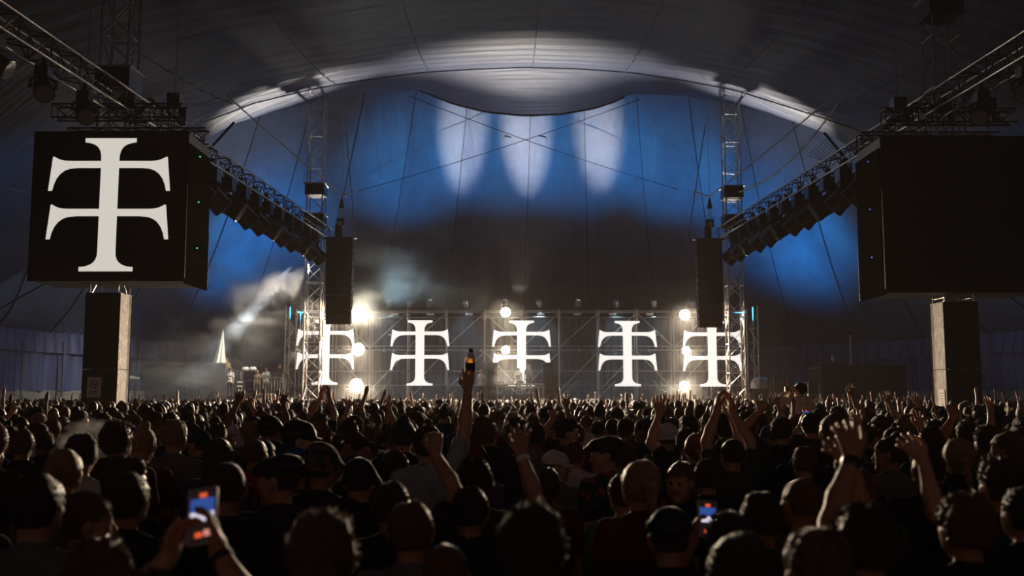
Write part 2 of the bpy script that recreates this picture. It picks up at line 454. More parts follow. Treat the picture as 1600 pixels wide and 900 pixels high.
# longitudinal lighting trusses
def moving_light(root_name, p, dirv, size, label, group, m=None, lens=None, cat='stage light'):
    """yoke-mounted fixture hanging at p, pointing along dirv"""
    m = m or M['black_sheen']; p = Vector(p); d = Vector(dirv).normalized(); s = size
    root = empty(root_name, p, label, cat, group)
    side = d.cross(Vector((0, 0, 1))).normalized()
    MB().box((p.x-.17*s, p.y-.17*s, p.z-.20*s), (p.x+.17*s, p.y+.17*s, p.z+.10*s)).build('base', m, root)
    MB().box((p.x-.05*s, p.y-.05*s, p.z+.10*s), (p.x+.05*s, p.y+.05*s, p.z+.32*s)).build('clamp', M['alu_dark'], root)
    c = p + Vector((0, 0, -.50*s))
    for k in (-1, 1):
        MB().tube([p + side*k*.12*s + Vector((0,0,-.18*s)), c + side*k*.30*s + Vector((0,0,.22*s)), c + side*k*.30*s], .045*s, 6).build('yoke_arm', m, root)
    pts = [c - d*.36*s, c - d*.30*s, c - d*.05*s, c + d*.22*s, c + d*.40*s]
    MB().tube(pts, [.13*s, .21*s, .24*s, .23*s, .25*s], 12).build('head', m, root, smooth=False)
    MB().tube([c + d*.401*s, c + d*.42*s], .22*s, 12).build('lens', lens or M['lens'], root)
    return root, c
truss_z = at(490, 362, FY).z
for side, xa, xb, lab in ((-1, xNL, xFL, 'lattice lighting truss running from the lit screen to the pole by the light beam'), (1, xNR, xFR, 'lattice lighting truss running from the unlit screen to the pole by the tarpaulin')):
    zt = 10.75
    xin = -side * 0.75
    pa = Vector((lerp(xa, xb, -0.55) + xin, NY - 0.55*(FY-NY), zt)); pb = Vector((xb + xin*0.75, FY + .4, zt + .25))
    root = empty('lighting_truss', pa, lab, 'truss', 'long lighting trusses')
    truss(root, pa, pb, 0.62, 0.75, M['alu'], 0.036, 0.022, mb_=M['alu_dark'])
    n = 0
    ys = [17.8, 20.2, 22.6, 24.8, 27.0] + list(np.arange(33.6, 54.2, 1.72))
    for Y in ys:
        t = (Y - pa.y) / (pb.y - pa.y); q = pa.lerp(pb, t); q.z -= 0.50
        n += 1
        near = Y < 29
        dv = (-side * 0.5, -0.75 if near else 0.35, -0.55) if n % 3 else (-side*.8, .1, -.5)
        scn = 'lit' if side == -1 else 'unlit'
        lb = 'black stage light, %s on the truss ahead of the %s screen' % (ORD[5 - n], scn) if near else 'black stage light, %s along the truss behind the %s screen' % (ORD[n - 6], scn)
        moving_light('stage_light', q, dv, 1.7 if not near else 1.0, lb, ('left' if side < 0 else 'right') + ' truss lights ' + ('near' if near else 'far'))

# ------------------------------------------------------------------ emblem
EH = [(0,0),(97,0),(97,16),(78,19),(60,25),(47,35),(39,49),(35,66),(34,88),(150,88),(172,87),(190,83),(203,77),(211,72),(217,72),(230,203),(215,203),(209,178),(200,156),(187,138),(170,125),(150,118),(120,115),(34,115),
      (34,272),(150,272),(172,271),(190,267),(203,261),(211,256),(217,256),(230,388),(215,388),(209,363),(200,341),(187,323),(170,310),(150,303),(120,300),(34,300),(34,432),(35,450),(40,465),(49,477),(62,485),(80,491),(101,493),(101,509),(0,509)]
def emblem_poly(cx, cz, height):
    k = height / 509.0
    rt = [(cx + x*k, cz + height/2 - y*k) for x, y in EH]
    lf = [(cx - x*k, cz + height/2 - y*k) for x, y in EH[::-1]][1:-1]
    return rt + lf

# big video screens hung on the near poles
def led_box(x0, x1, y0, y1, z0, z1, emblem, face, label, ledm):
    cx = (x0+x1)/2
    root = empty('video_screen', (cx, y0, z0), label, 'video screen')
    MB().box((x0+.03, y0+.05, z0+.02), (x1-.03, y1, z1-.02)).build('casing', M['black'], root)
    nx, nz = 5, 5
    for i in range(nx):
        for j in range(nz):
            a, b = lerp(x0, x1, i/nx)+.004, lerp(x0, x1, (i+1)/nx)-.004
            c, d = lerp(z0, z1, j/nz)+.004, lerp(z0, z1, (j+1)/nz)-.004
            MB().box((a, y0, c), (b, y0+.06, d)).build('led_module', M['led'], root)
    xs = x1 if face > 0 else x0
    for j in range(nz):
        c, d = lerp(z0-.06, z1-.35, j/nz)+.004, lerp(z0-.06, z1-.35, (j+1)/nz)-.004
        MB().box((xs-.04, y0+.10, c), (xs+.04, y1, d)).build('side_module', M['led'], root)
    rod('corner_strip', (xs + face*.02, y0-.01, z0+.1), (xs + face*.02, y0-.01, z1-1.6), .012, M['alu'], root, 4)
    rod('corner_strip', (xs + face*.05, y1, z0-.05), (xs + face*.05, y1, z0+1.8), .012, M['alu'], root, 4)
    for k in range(3):
        z = lerp(z0, z1, .27 + .315*k) - .1
        MB().box((xs+face*.035-.012, lerp(y0, y1, .45)-.02, z-.02), (xs+face*.035+.03*max(face,0)+.012, lerp(y0, y1, .45)+.02, z+.02)).build('status_light', ledm, root)
    if emblem:
        e = MB().prism(emblem_poly(*emblem), y0-.012, y0-.003).build('emblem', M['emblem_big'], root)
        e['label'] = 'glowing cream double-armed serif cross emblem'
    return root
SY0, SY1 = 29.2, 31.3
a = at(54, 205, SY0); b = at(287, 439, SY0)
e0 = at(172, 216, SY0); e1 = at(167, 424, SY0)
led_box(a.x, b.x, SY0, SY1, b.z, a.z, ((e0.x+e1.x)/2, (e0.z+e1.z)/2, e0.z-e1.z), 1, 'black video screen box lit with one cream double cross emblem', M['led_green'])
c = at(1385, 457, SY0); d = at(1385, 212, SY0)
led_box(c.x, c.x + (b.x-a.x), SY0, SY1, c.z, d.z, None, -1, 'unlit black video screen box with small blue status lights', M['led_blue'])
SCR = ((a.x, b.x, b.z, a.z, 1, 'lit emblem screen'), (c.x, c.x + (b.x-a.x), c.z, d.z, -1, 'unlit screen'))
# rigging above the screens
for x0, x1, z0, z1, face, nm in SCR:
    for k, (Y, dz, over, w, pos) in enumerate(((29.8, .75, -.35, .42, 'upper'), (30.9, .30, .02, .42, 'lower'))):
        xa, xb = (x0 + .3, x1 + over) if face > 0 else (x0 - over, x1 - .3)
        p0 = Vector((xa, Y, z1 + dz)); root = empty('rigging_truss', p0, 'short black rigging truss, %s of the pair above the %s' % (pos, nm), 'truss')
        truss(root, p0, (xb, Y, z1 + dz), w, .5, M['alu_dark'], .03, .02)
    for k in range(3):
        x = lerp(x0, x1, .22 + .3*k); zz = z1 + 1.25
        p0 = (x, 30.3, zz)
        root = empty('chain_hoist', p0, 'black chain hoist, %s from the outer end above the %s' % (ORD[k if face > 0 else 2 - k], nm), 'hoist', 'hoists above the ' + nm)
        MB().box((x-.2, 30.1, zz-.2), (x+.2, 30.5, zz+.22)).build('motor', M['black_sheen'], root)
        MB().tube([(x+.24, 30.3, zz-.25), (x+.24, 30.3, zz-.55)], .12, 8).build('chain_bag', M['black_cloth'], root)
        rod('chain', (x, 30.3, zz+.2), (x, 30.3, 19.5), .012, M['wire'], root)
        rod('hook', (x, 30.3, zz-.2), (x, 30.3, z1+.5), .02, M['alu_dark'], root)
    # loom of cable lying along the rig
    xi = x1 if face > 0 else x0
    pts = [Vector((xi - face*(.3+.5*t) + .05*math.sin(t*9), 29.6 + .3*math.sin(t*5), z1 + .35 + .35*t + .08*math.sin(t*14))) for t in np.linspace(0, 2, 24)]
    MB().tube(pts, .05, 6).build('cable_loom', M['alu_dark'], label='thick cable loom lying over the rig above the ' + nm, cat='cable')

# ------------------------------------------------------------------ loudspeaker arrays
def line_array(px_l, px_r, ytop, ybot, Y, face, label):
    a = at(px_l, ytop, Y); b = at(px_r, ybot, Y); wd = b.x - a.x; n = 12
    H = a.z - b.z; ch = H / n
    root = empty('line_array', ((a.x+b.x)/2, Y, b.z), label, 'loudspeaker', 'hanging loudspeaker arrays')
    MB().box((a.x-.05, Y-.3, a.z), (b.x+.05, Y+.5, a.z+.09)).build('fly_bar', M['alu_dark'], root)
    MB().box((b.x if face > 0 else a.x-.25, Y-.2, a.z+.01), (b.x+.25 if face > 0 else a.x, Y-.1, a.z+.07)).build('fly_bar_end', M['alu'], root)
    z = a.z; y = Y
    for k in range(n):
        ang = R(1.0 + 13.0 * (k / n) ** 2)
        hh = ch / 2 - .008
        rot = Matrix.Rotation(ang, 3, 'X')
        c = Vector(((a.x+b.x)/2 , y, z - ch/2))
        sh = 1 - .10 * (k/n) ** 1.5
        cx = c.x + face * (-0.05) * (k/n)**2 * 1.0
        cab = MB().obox((cx, c.y + .3, c.z), wd/2*sh, .32, hh, rot).build('cabinet', M['black'], root)
        MB().obox((cx, c.y - .02, c.z), wd/2*sh*.97, .015, hh*.86, rot).build('grille', M['black_cloth'], cab, offset=root.location)
        ex = cx + face * (wd/2*sh + .015)
        MB().obox((ex, c.y+.05, c.z), .018, .05, hh*.7, rot).build('rigging_plate', M['alu'], cab, offset=root.location)
        z -= ch; y += math.sin(ang) * ch * 0.5
    return (a.x + b.x)/2, a.z
PAY = 52.5
xl, zl = line_array(510, 549, 374, 505, PAY, 1, 'curved black hanging loudspeaker array beside the pole with the light beam')
xr, zr = line_array(1088, 1131, 376, 510, PAY, -1, 'curved black hanging loudspeaker array beside the pole by the tarpaulin')
for x, z, s, px0, lab in ((xl, zl, 1, 533, 'the pole with the light beam'), (xr, zr, -1, 1104, 'the pole by the tarpaulin')):
    root = empty('chain_hoist', (x, PAY, z), 'hoist with hook and chain bag above the array beside ' + lab, 'hoist')
    MB().box((x-.22, PAY-.15, z+.12), (x+.10, PAY+.2, z+.75)).build('chain_bag', M['black_cloth'], root)
    MB().box((x-.14, PAY-.2, z+.72), (x+.24, PAY+.2, z+1.12)).build('motor', M['black_sheen'], root)
    MB().tube([(x+.05, PAY-.21, z+.85), (x+.05, PAY-.3, z+.85)], .13, 10).build('motor_cap', M['alu'], root)
    zt = at(px0, 306, PAY).z
    rod('chain', (x+.02, PAY, z+1.1), (x+.02, PAY, zt-.6), .02, M['wire'], root)
    rod('chain', (x+.14, PAY, z+1.1), (x+.12, PAY, zt-.6), .02, M['wire'], root)
    MB().tube([(x+.07, PAY, zt-.7), (x+.07, PAY, zt-.4), (x+.07, PAY, zt-.1)], [.16, .10, .03], 8).build('hook', M['black_sheen'], root)
    rod('lift_line', (x+.07, PAY, zt-.1), (x+.07, PAY, zt+6), .012, M['wire'], root)
    q = at(px0 + s*22, 298, PAY - .3)
    rod('spreader_bar', (x+.07, PAY, zt-.05), q, .04, M['rope'], root)

# ------------------------------------------------------------------ ropes and wires
def line(name, pts, r, m, label, cat='cable', group=None):
    pts = [Vector(p) for p in pts]
    return MB().tube([p - pts[0] for p in pts], r, 6).build(name, m, None, label=label, cat=cat, group=group, offset=None) if False else \
        MB().tube(pts, r, 6).build(name, m, None, label=label, cat=cat, group=group, offset=pts[0])
def sag(p, q, s, n=16):
    return [Vector(p).lerp(Vector(q), t) + Vector((0, 0, -s * 4 * t * (1 - t))) for t in np.linspace(0, 1, n)]
pL = at(533, 303, PAY); pR = at(1108, 308, PAY)
line('bridle_wire', sag(pL, at(289, 90, 46), .1), .035, M['rope'], 'taut pale bridle wire from the lit screen side to the loudspeaker array')
line('bridle_wire', sag(at(289, 90, 46), at(215, 5, 42), .02), .022, M['alu_dark'], 'thin dark upper end of the bridle wire near the lit screen pole')
line('bridle_wire', sag(pR, at(1362, 98, 46), .1), .035, M['rope'], 'taut pale bridle wire from the unlit screen side to the loudspeaker array')
line('bridle_wire', sag(at(1362, 98, 46), at(1440, 22, 43), .02), .03, M['wire'], 'thin upper end of the bridle wire near the unlit screen pole')
line('slack_rope', sag(at(1155, 300, FY - .7), at(1345, 105, 46), 1.1), .045, M['rope'], 'slack twisted rope sagging from pole toward the unlit screen')
line('slack_rope', sag(at(1345, 105, 46), at(1400, 30, 43), .1), .03, M['rope'], 'upper length of twisted rope rising into the dark roof')
line('cross_wire', sag(at(640, 150, 62), at(1060, 296, 66), .25), .022, M['rope_black'], 'thin dark crossing wire under the tent roof, sloping down toward unlit screen')
line('cross_wire', sag(at(1000, 155, 62), at(560, 298, 66), .25), .022, M['rope_black'], 'thin dark crossing wire under the tent roof, sloping down toward lit screen')
for px, py, nm in ((793, 213, 'lit'), (848, 213, 'unlit')):
    q = at(px, py, 63.6); root = empty('turnbuckle', q, 'small dark turnbuckle on the crossing wire near its crossing, on the %s screen side' % nm, 'turnbuckle')
    rod('body', q + Vector((-.14, 0, .03)), q + Vector((.14, 0, -.03)), .05, M['black'], root)
    for k in (-1, 1): rod('eye', q + Vector((k*.14, 0, -k*.03)), q + Vector((k*.24, 0, -k*.05 - .05)), .035, M['black'], root)
def knotted(pa, pb, label, n=22, r=.05, m=None):
    root = empty('lacing_rope', pa, label, 'rope', 'lacing ropes under the roof')
    m = m or M['rope']
    pts = [Vector(pa).lerp(Vector(pb), t) for t in np.linspace(0, 1, n)]
    MB().tube(pts, r * .6, 5).build('rope_core', M['rope_black'], root)
    for k in range(n - 1):
        a, b = pts[k], pts[k+1]; o = Vector((r*.9*(1 if k % 2 else -1), 0, 0))
        rod('lace_loop', a.lerp(b, .15) + o, a.lerp(b, .85) - o, r, m, root, 5)
knotted(at(420, 20, 44), at(489, 150, 52.5), 'laced rope along the roof above the pole with the light beam')
knotted(at(1228, 38, 45), at(1160, 150, 52.5), 'laced rope along the roof above the pole by the tarpaulin')
M['rope_blue'] = mat('blue_rope', (0.10, 0.14, 0.26), 0.7)
knotted(at(541, 205, 58), at(556, 380, 60), 'dangling laced rope beside the array and light beam pole', 18, .035, M['rope_blue'])
knotted(at(1102, 195, 58), at(1074, 380, 60), 'dangling laced rope beside the array near the tarpaulin pole', 18, .035, M['rope_blue'])
for a_, b_, nm in (((365, 192, 50), (312, 250, 47), 'lit'), ((1288, 208, 50), (1325, 252, 47), 'unlit')):
    line('roof_strut', [at(*a_), at(*b_)], .07, M['rope_black'], 'dark strut holding the roof corner beside the %s screen' % nm, 'strut')
for k in range(8):
    p0 = at(1287 - 3.6*k, 217 + 3.6*k, 49.5); p1 = at(1322 - 5.6*k, 253 - .4*k, 48.5)
    line('corner_cord', [p0, p1], .016, M['rope_black'], 'thin cord, %s from the arch in the fan by the unlit screen' % ORD[k], 'cord', 'fan of cords at the roof corner')
line('guy_rope', [at(0, 482, 44), at(75, 440, 40)], .03, M['rope_black'], 'dark guy rope low behind the lit screen box', 'rope')
line('guy_rope', [at(1600, 480, 44), at(1575, 461, 40)], .03, M['rope_black'], 'dark guy rope low behind the unlit screen box', 'rope')

# ------------------------------------------------------------------ the stage
DK = 1.72
YF = 57.0
xs0, xs1 = at(455, 620, YF).x, at(1262, 620, YF).x
stage = empty('stage_platform', ((xs0+xs1)/2, YF, 0), 'long stage platform with plywood fascia below the emblem screens', 'stage')
npn = 18
for i in range(npn):
    a, b = lerp(xs0, xs1, i/npn)+.01, lerp(xs0, xs1, (i+1)/npn)-.01
    MB().box((a, YF, DK-.12), (b, 66, DK)).build('deck_board', M['deck'], stage)
    MB().box((a, YF-.04, .15), (b, YF-.005, DK-.02)).build('fascia_panel', M['wood'], stage)
    rod('stage_leg', ((a+b)/2, YF+.4, 0), ((a+b)/2, YF+.4, DK-.1), .05, M['steel'], stage)

SY = 61.0
XS = [462, 520, 578, 637, 697, 757, 816, 874, 935, 995, 1053, 1110, 1168]
XW = [at(x, 550, SY).x for x in XS]
ZT = at(800, 486, SY).z; ZT2 = at(800, 496, SY).z; ZM = at(800, 547, SY).z; ZM2 = at(800, 541, SY).z; ZL = at(800, 580, SY).z
scaf = empty('scaffold_wall', ((XW[0]+XW[-1])/2, SY, DK), 'wide two-storey tube scaffold behind the emblem screens', 'scaffold')
SD = 1.1
for i, x in enumerate(XW):
    for y in (SY, SY + SD):
        rod('standard', (x, y, DK), (x, y, ZT + .12), .05 if y == SY else .04, M['steel'], scaf)
    MB().tube([(x, SY, ZT-.55), (x, SY, ZT-.1)], .09, 8).build('coupler', M['steel'], scaf)
    for z in (ZT, ZM, ZL):
        rod('transom', (x, SY, z), (x, SY+SD, z), .035, M['steel'], scaf)
for i in range(len(XW) - 1):
    for z in (ZT, ZT2, ZM2, ZM, ZL, DK + .9):
        for y in ((SY, SY + SD) if z in (ZT, ZM) else (SY,)):
            rod('ledger', (XW[i], y, z), (XW[i+1], y, z), .026 if z not in (ZT, ZM) else .034, M['steel'], scaf, 5)
    if i % 2 == 0: lo, hi = XW[i], XW[i+1]
    else: lo, hi = XW[i+1], XW[i]
    if i in (3, 7, 11): lo, hi = hi, lo
    rod('diagonal', (lo, SY-.06, ZM + .15), (hi, SY-.06, ZT - .1), .036, M['steel'], scaf)
    rod('diagonal', (lo, SY-.06, DK + .55), (hi, SY-.06, ZM - .1), .036, M['steel'], scaf)
    rod('diagonal', (lo, SY+SD+.06, DK + .1), ((lo+hi)/2, SY+SD+.06, DK + 1.2), .036, M['steel'], scaf)
    for k in range(3):
        y0 = SY + .06 + k * .34
        MB().box((XW[i]+.06, y0, ZM-.02), (XW[i+1]-.06, y0+.30, ZM+.04)).build('walkway_plank', M['alu_dark'], scaf)
# outer raking braces
for x, s in ((XW[0], -1), (XW[-1], 1)):
    for y in (SY - .5, SY + .6):
        rod('standard', (x + s*.55, y, DK), (x + s*.55, y, ZT + .3), .05, M['steel'], scaf)
    for k in range(6):
        za = lerp(DK + .2, ZT - .3, k/6); zb = lerp(DK + .2, ZT - .3, (k+1)/6)
        rod('diagonal', (x + s*(.05 if k % 2 else .5), SY-.5, za), (x + s*(.5 if k % 2 else .05), SY-.5, zb), .03, M['steel'], scaf)
        rod('transom', (x, SY-.5, za), (x + s*.55, SY-.5, za), .03, M['steel'], scaf)

# grey drapes behind the scaffold
back = empty('stage_backdrop', (CX, SY+1.6, DK), 'folded dark grey backdrop drapes behind the scaffold', 'drape')
for i in range(len(XW) - 1):
    rows = []
    for z in (DK, ZM, ZT - .35):
        rows.append([Vector((lerp(XW[i], XW[i+1], t) , SY + 1.6 + .09*math.sin(t*33 + i) + .05*math.sin(t*71), z)) for t in np.linspace(0.0, 1.0, 40)])
    MB().grid(rows).build('drape', M['grey_drape'], back, smooth=True)

# transparent mesh screens carrying the emblem
LY = SY - .45
names = ['behind the light beam pole', 'beside the light beam column', 'behind the equipment table', 'beside the tarpaulin column', 'behind the tarpaulin pole']
for k, (px, py0, py1) in enumerate(((508, 500, 601), (656, 500.5, 602.5), (815, 501, 603), (980.5, 501.5, 603.5), (1113, 502, 604))):
    a = at(px, py0, LY); b = at(px, py1, LY); h = a.z - b.z; cz = (a.z+b.z)/2; x = (a.x+b.x)/2
    root = empty('mesh_screen', (x, LY, DK), 'mesh screen with white double cross emblem, ' + names[k], 'video screen')
    hw = h * .5
    for i in range(9):
        xx = x - hw + 2*hw*i/8
        rod('mesh_upright', (xx, LY+.05, cz-h*.56), (xx, LY+.05, cz+h*.56), .014, M['black'], root, 4)
    for j in range(5):
        zz = cz - h*.56 + h*1.12*j/4
        rod('mesh_bar', (x-hw, LY+.05, zz), (x+hw, LY+.05, zz), .014, M['black'], root, 4)
    for s in (-1, 1): rod('screen_leg', (x+s*hw*.8, LY+.05, DK), (x+s*hw*.8, LY+.05, cz-h*.5), .03, M['black'], root)
    e = MB().prism(emblem_poly(x, cz, h), LY-.02, LY+.01).build('emblem', M['emblem'], root)
    e['label'] = 'glowing white double-armed serif cross emblem'

# blinding lamps
blind = [(560, 490, .44, 'top', 'first'), (560, 546, .38, 'middle', 'first'), (557, 602, .40, 'bottom', 'first'), (790, 488, .30, 'top', 'second'), (790, 547, .25, 'middle', 'second'),
         (1070, 492, .33, 'top', 'third'), (1072, 548, .25, 'middle', 'third'), (1069, 603, .29, 'bottom', 'third')]
col_lab = {'first': 'column near the light beam pole', 'second': 'column over the disc jockey table', 'third': 'column near the tarpaulin pole'}
for px, py, r, row, colm in blind:
    q = at(px, py, SY - .75); root = empty('blinder_lamp', q, 'dazzling warm white lamp, %s of the %s' % (row, col_lab[colm]), 'lamp')
    d = Vector((-q.x*.3, -SY, 1.0-q.z)).normalized()
    MB().tube([q + Vector((0, .30, 0)), q + Vector((0, .22, 0)), q + Vector((0, .02, 0)), q + Vector((0, -.03, 0))], [r*.5, r*.8, r*1.02, r*1.04], 20).build('housing', M['black_sheen'], root)
    MB().tube([q + Vector((0, -.032, 0)), q + Vector((0, -.05, 0))], r*.97, 20).build('lens', M['lamp'], root)
    spot('blinder_beam', q + Vector((0, -.08, 0)), q + Vector((-q.x*.012, -1, -.36)), 19000 * (r/.33)**1.2, 78, (1.0, .76, .52), .5, r*.8)
    lp = bpy.data.lights.new('blinder_spill', 'POINT'); lp.energy = 45 * (r/.33)**2; lp.color = (1.0, .86, .66); lp.shadow_soft_size = .1; lo = bpy.data.objects.new('blinder_spill', lp); COL.objects.link(lo); lo.location = q + Vector((0, -.25, 0))
    for s in (-1, 1): rod('yoke', q + Vector((s*r*1.08, .1, 0)), q + Vector((s*r*.3, .35, r*1.25)), .025, M['black_sheen'], root)
    rod('clamp', q + Vector((0, .35, r*1.2)), q + Vector((0, .72, r*1.2)), .04, M['alu_dark'], root)

# upright moving heads along the top rail, some of them lighting the roof
heads = [(520, 0), (607, 0), (640, 0), (671, 0), (728, 0), (789, 0), (843, 0), (903, 0), (963, 0), (1022, 0), (1082, 0), (1136, 0)]
def upright_head(q, dirv, label, group, s=.62, lit=False):
    root = empty('moving_head_light', q, label, 'stage light', group)
    MB().box((q.x-.26*s, q.y-.2*s, q.z), (q.x+.26*s, q.y+.2*s, q.z+.2*s)).build('base', M['black_sheen'], root)
    c = q + Vector((0, 0, .68*s)); d = Vector(dirv).normalized()
    for k in (-1, 1):
        MB().tube([q + Vector((k*.10*s, 0, .2*s)), q + Vector((k*.40*s, 0, .34*s)), c + Vector((k*.40*s, 0, 0))], .06*s, 6).build('yoke_arm', M['alu_dark'], root)
    MB().tube([c - d*.30*s, c - d*.22*s, c + d*.1*s, c + d*.36*s], [.14*s, .25*s, .30*s, .28*s], 12).build('head', M['steel'], root)
    MB().tube([c + d*.361*s, c + d*.38*s], .25*s, 12).build('lens', M['lamp_soft'] if lit else M['lens'], root)
    return root, c + d*.45*s
roof_targets = {671: (722, 200), 789: (822, 205), 903: (938, 200)}
for px, _ in heads:
    q = at(px, 486, SY + .3)
    if px in roof_targets:
        tx, ty = roof_targets[px]; tgt = at(tx, ty, 66.0)
    else:
        tgt = q + Vector((rng.uniform(-2, 2), rng.uniform(-6, -1), 6))
    root, head = upright_head(q, tgt - q, 'moving head light on scaffold top rail, %s from the beam pole' % ORD[[h_[0] for h_ in heads].index(px)], 'moving heads on the scaffold top', .62, px in roof_targets)
for px0, px, wt, py in ((728, 724, 7500, 205), (816, 822, 9500, 232), (930, 935, 7500, 205)):
    q = at(px0, 486, SY + .5) + Vector((0, 0, .8)); tgt = at(px, py, 66.3)
    o = spot('roof_beam', q, tgt, wt, 19, (1.0, 0.80, 0.58), 1.0); o.scale = (1, 2.6, 1)
# lamps washing the arch and the roof
def lamp_at(px, Y, tgt, watts, ang, color, blend=1.0, wide=1.0):
    q = at(px, 486, Y) + Vector((0, 0, .75)); o = spot('roof_wash', q, tgt, watts, ang, color, blend, .2); o.scale = (wide, 1, 1)
lamp_at(812, SY - .3, at(826, 88, 51.2), 17500, 36, WARM, 1.0, 2.1)
lamp_at(850, SY - .3, at(826, 140, 56.0), 1500, 46, (.80, .88, 1.0), 1.0, 1.6)
lamp_at(520, SY - .3, at(450, 158, 52), 14500, 24, WARM, 1.0, 2.2)
lamp_at(1136, SY - .3, at(1180, 158, 52.5), 14500, 24, WARM, 1.0, 2.2)
for px, tx, ty in ((640, 640, 260), (728, 790, 230), (963, 900, 240), (1022, 1050, 240)):
    lamp_at(px, SY + .3, at(tx, ty, 67), 3000, 60, BLUE)  # added blue lamps, standing in for daylight through the tent cloth
for s, x in ((-1, xFL), (1, xFR)):  # lamps added without fixtures; the blue ones stand in for daylight through cloth
    spot('side_roof_fill', (x + s*1.8, 61.3, 6.6), (x + s*6.2, 65.2, 13.0), 3600, 90, BLUE, 1.0, .2)
    spot('side_roof_fill', (x + s*1.6, 53.5, 9.4), (x + s*4.2, 57.5, 15.2), 900, 56, (1.0, .93, .90), 1.0, .2)
    spot('side_roof_fill', (x + s*4, 36, 8.6), (x + s*14.0, 47, 9.0), 420, 90, BLUE, 1.0, .2)

# small lamps under the top rail and on the walkway
for k, px in enumerate((505, 617, 673, 733, 845, 902, 957, 1015, 1122)):
    q = at(px, 491, SY - .1); root = empty('strip_lamp', q, 'pale strip lamp under scaffold top rail, %s from the beam pole' % ORD[k], 'lamp', 'strip lamps under the top rail')
    MB().box((q.x-.22, q.y-.08, q.z-.07), (q.x+.22, q.y, q.z+.07)).build('housing', M['white_plastic'], root)
    MB().box((q.x-.20, q.y-.085, q.z-.05), (q.x+.20, q.y-.079, q.z+.05)).build('diffuser', M['clear'], root)
    rod('clamp', q + Vector((0, -.04, .06)), q + Vector((0, .1, .2)), .02, M['alu_dark'], root)
for k, px in enumerate((520, 530, 600, 616, 684, 728, 752, 829, 904, 957, 1014, 1092, 1097)):
    q = at(px, 547.5, SY - .1); root = empty('walkway_lamp', q, 'small square lamp on scaffold walkway, %s from the beam pole' % ORD[k], 'lamp', 'lamps on the scaffold walkway')
    MB().box((q.x-.13, q.y-.1, q.z-.12), (q.x+.13, q.y+.05, q.z+.12)).build('housing', M['black_sheen'], root)
    MB().box((q.x-.10, q.y-.11, q.z-.09), (q.x+.10, q.y-.101, q.z+.09)).build('lens', M['lens'], root)

for px, wt in ((607, 2600), (728, 2600), (843, 2600), (963, 2200), (1022, 1200)):
    q = at(px, 478, SY - .2); spot('stage_wash', q, (q.x, 57.6, DK), wt, 75, (.55, .80, 1.0), 1.0, .1)
# disc jockey table, risers, monitors
TY = 58.6
a = at(775, 602, TY); b = at(851, 602, TY); zt = at(800, 599, TY).z
root = empty('dj_table', ((a.x+b.x)/2, TY, DK), 'long steel framed equipment table on the stage', 'table')
MB().box((a.x, TY-.4, zt-.10), (b.x, TY+.4, zt)).build('table_top', M['steel'], root)
for x in (a.x+.08, b.x-.08):
    for y in (TY-.32, TY+.32): rod('leg', (x, y, DK), (x, y, zt-.1), .06, M['steel'], root)
    rod('cross_rail', (x, TY-.32, DK+.25), (x, TY+.32, DK+.25), .03, M['steel'], root)
rod('front_rail', (a.x, TY-.38, zt-.2), (b.x, TY-.38, zt-.2), .04, M['steel'], root)
for k in range(5):
    x = lerp(a.x+.3, b.x-.3, k/4); root = empty('media_player', (x, TY, zt), 'dark media player on the table, %s from the white-shirted person' % ORD[k], 'player', 'equipment on the table')
    MB().box((x-.19, TY-.25, zt), (x+.19, TY+.25, zt+.12)).build('case', M['black_sheen'], root)
    MB().tube([(x, TY+.05, zt+.12), (x, TY+.05, zt+.145)], .12, 14).build('jog_wheel', M['alu'], root)
    MB().box((x-.12, TY-.22, zt+.12), (x+.12, TY-.12, zt+.16)).build('display', M['lens'], root)
MB().box((a.x+.2, TY+.6, DK), (b.x-.2, TY+2.1, DK+.32)).build('stage_riser', M['deck'], label='low black riser behind the equipment table', cat='riser')
for s, px0, px1, lab in ((-1, 757, 775, 'the white-shirted person'), (1, 851, 869, 'the open scaffold bay')):
    a2 = at(px0, 566, TY); b2 = at(px1, 624, TY); zb = DK
    root = empty('monitor_stack', ((a2.x+b2.x)/2, TY, zb), 'stack of black monitor loudspeakers between the table and ' + lab, 'loudspeaker')
    n = 3; rot = Matrix.Rotation(R(-s*24), 3, 'Z')
    for k in range(n):
        z0, z1 = lerp(zb, a2.z, k/n), lerp(zb, a2.z, (k+1)/n) - .02
        cc = Vector(((a2.x+b2.x)/2, TY+.1, (z0+z1)/2))
        cab = MB().obox(cc, (b2.x-a2.x)/2*.95, .35, (z1-z0)/2, rot).build('cabinet', M['black'], root)
        f = rot @ Vector((0, -1, 0))
        for dx in (-.14, .14):
            q = cc + f*.355 + rot @ Vector((dx, 0, 0))
            MB().tube([q, q + f*.02], .12, 10).build('driver', M['black_sheen'], cab, offset=root.location)
        rod('edge_trim', cc + rot @ Vector((-s*(b2.x-a2.x)/2*.97, -.34, -(z1-z0)/2)), cc + rot @ Vector((-s*(b2.x-a2.x)/2*.97, -.34, (z1-z0)/2)), .015, M['steel'], root)

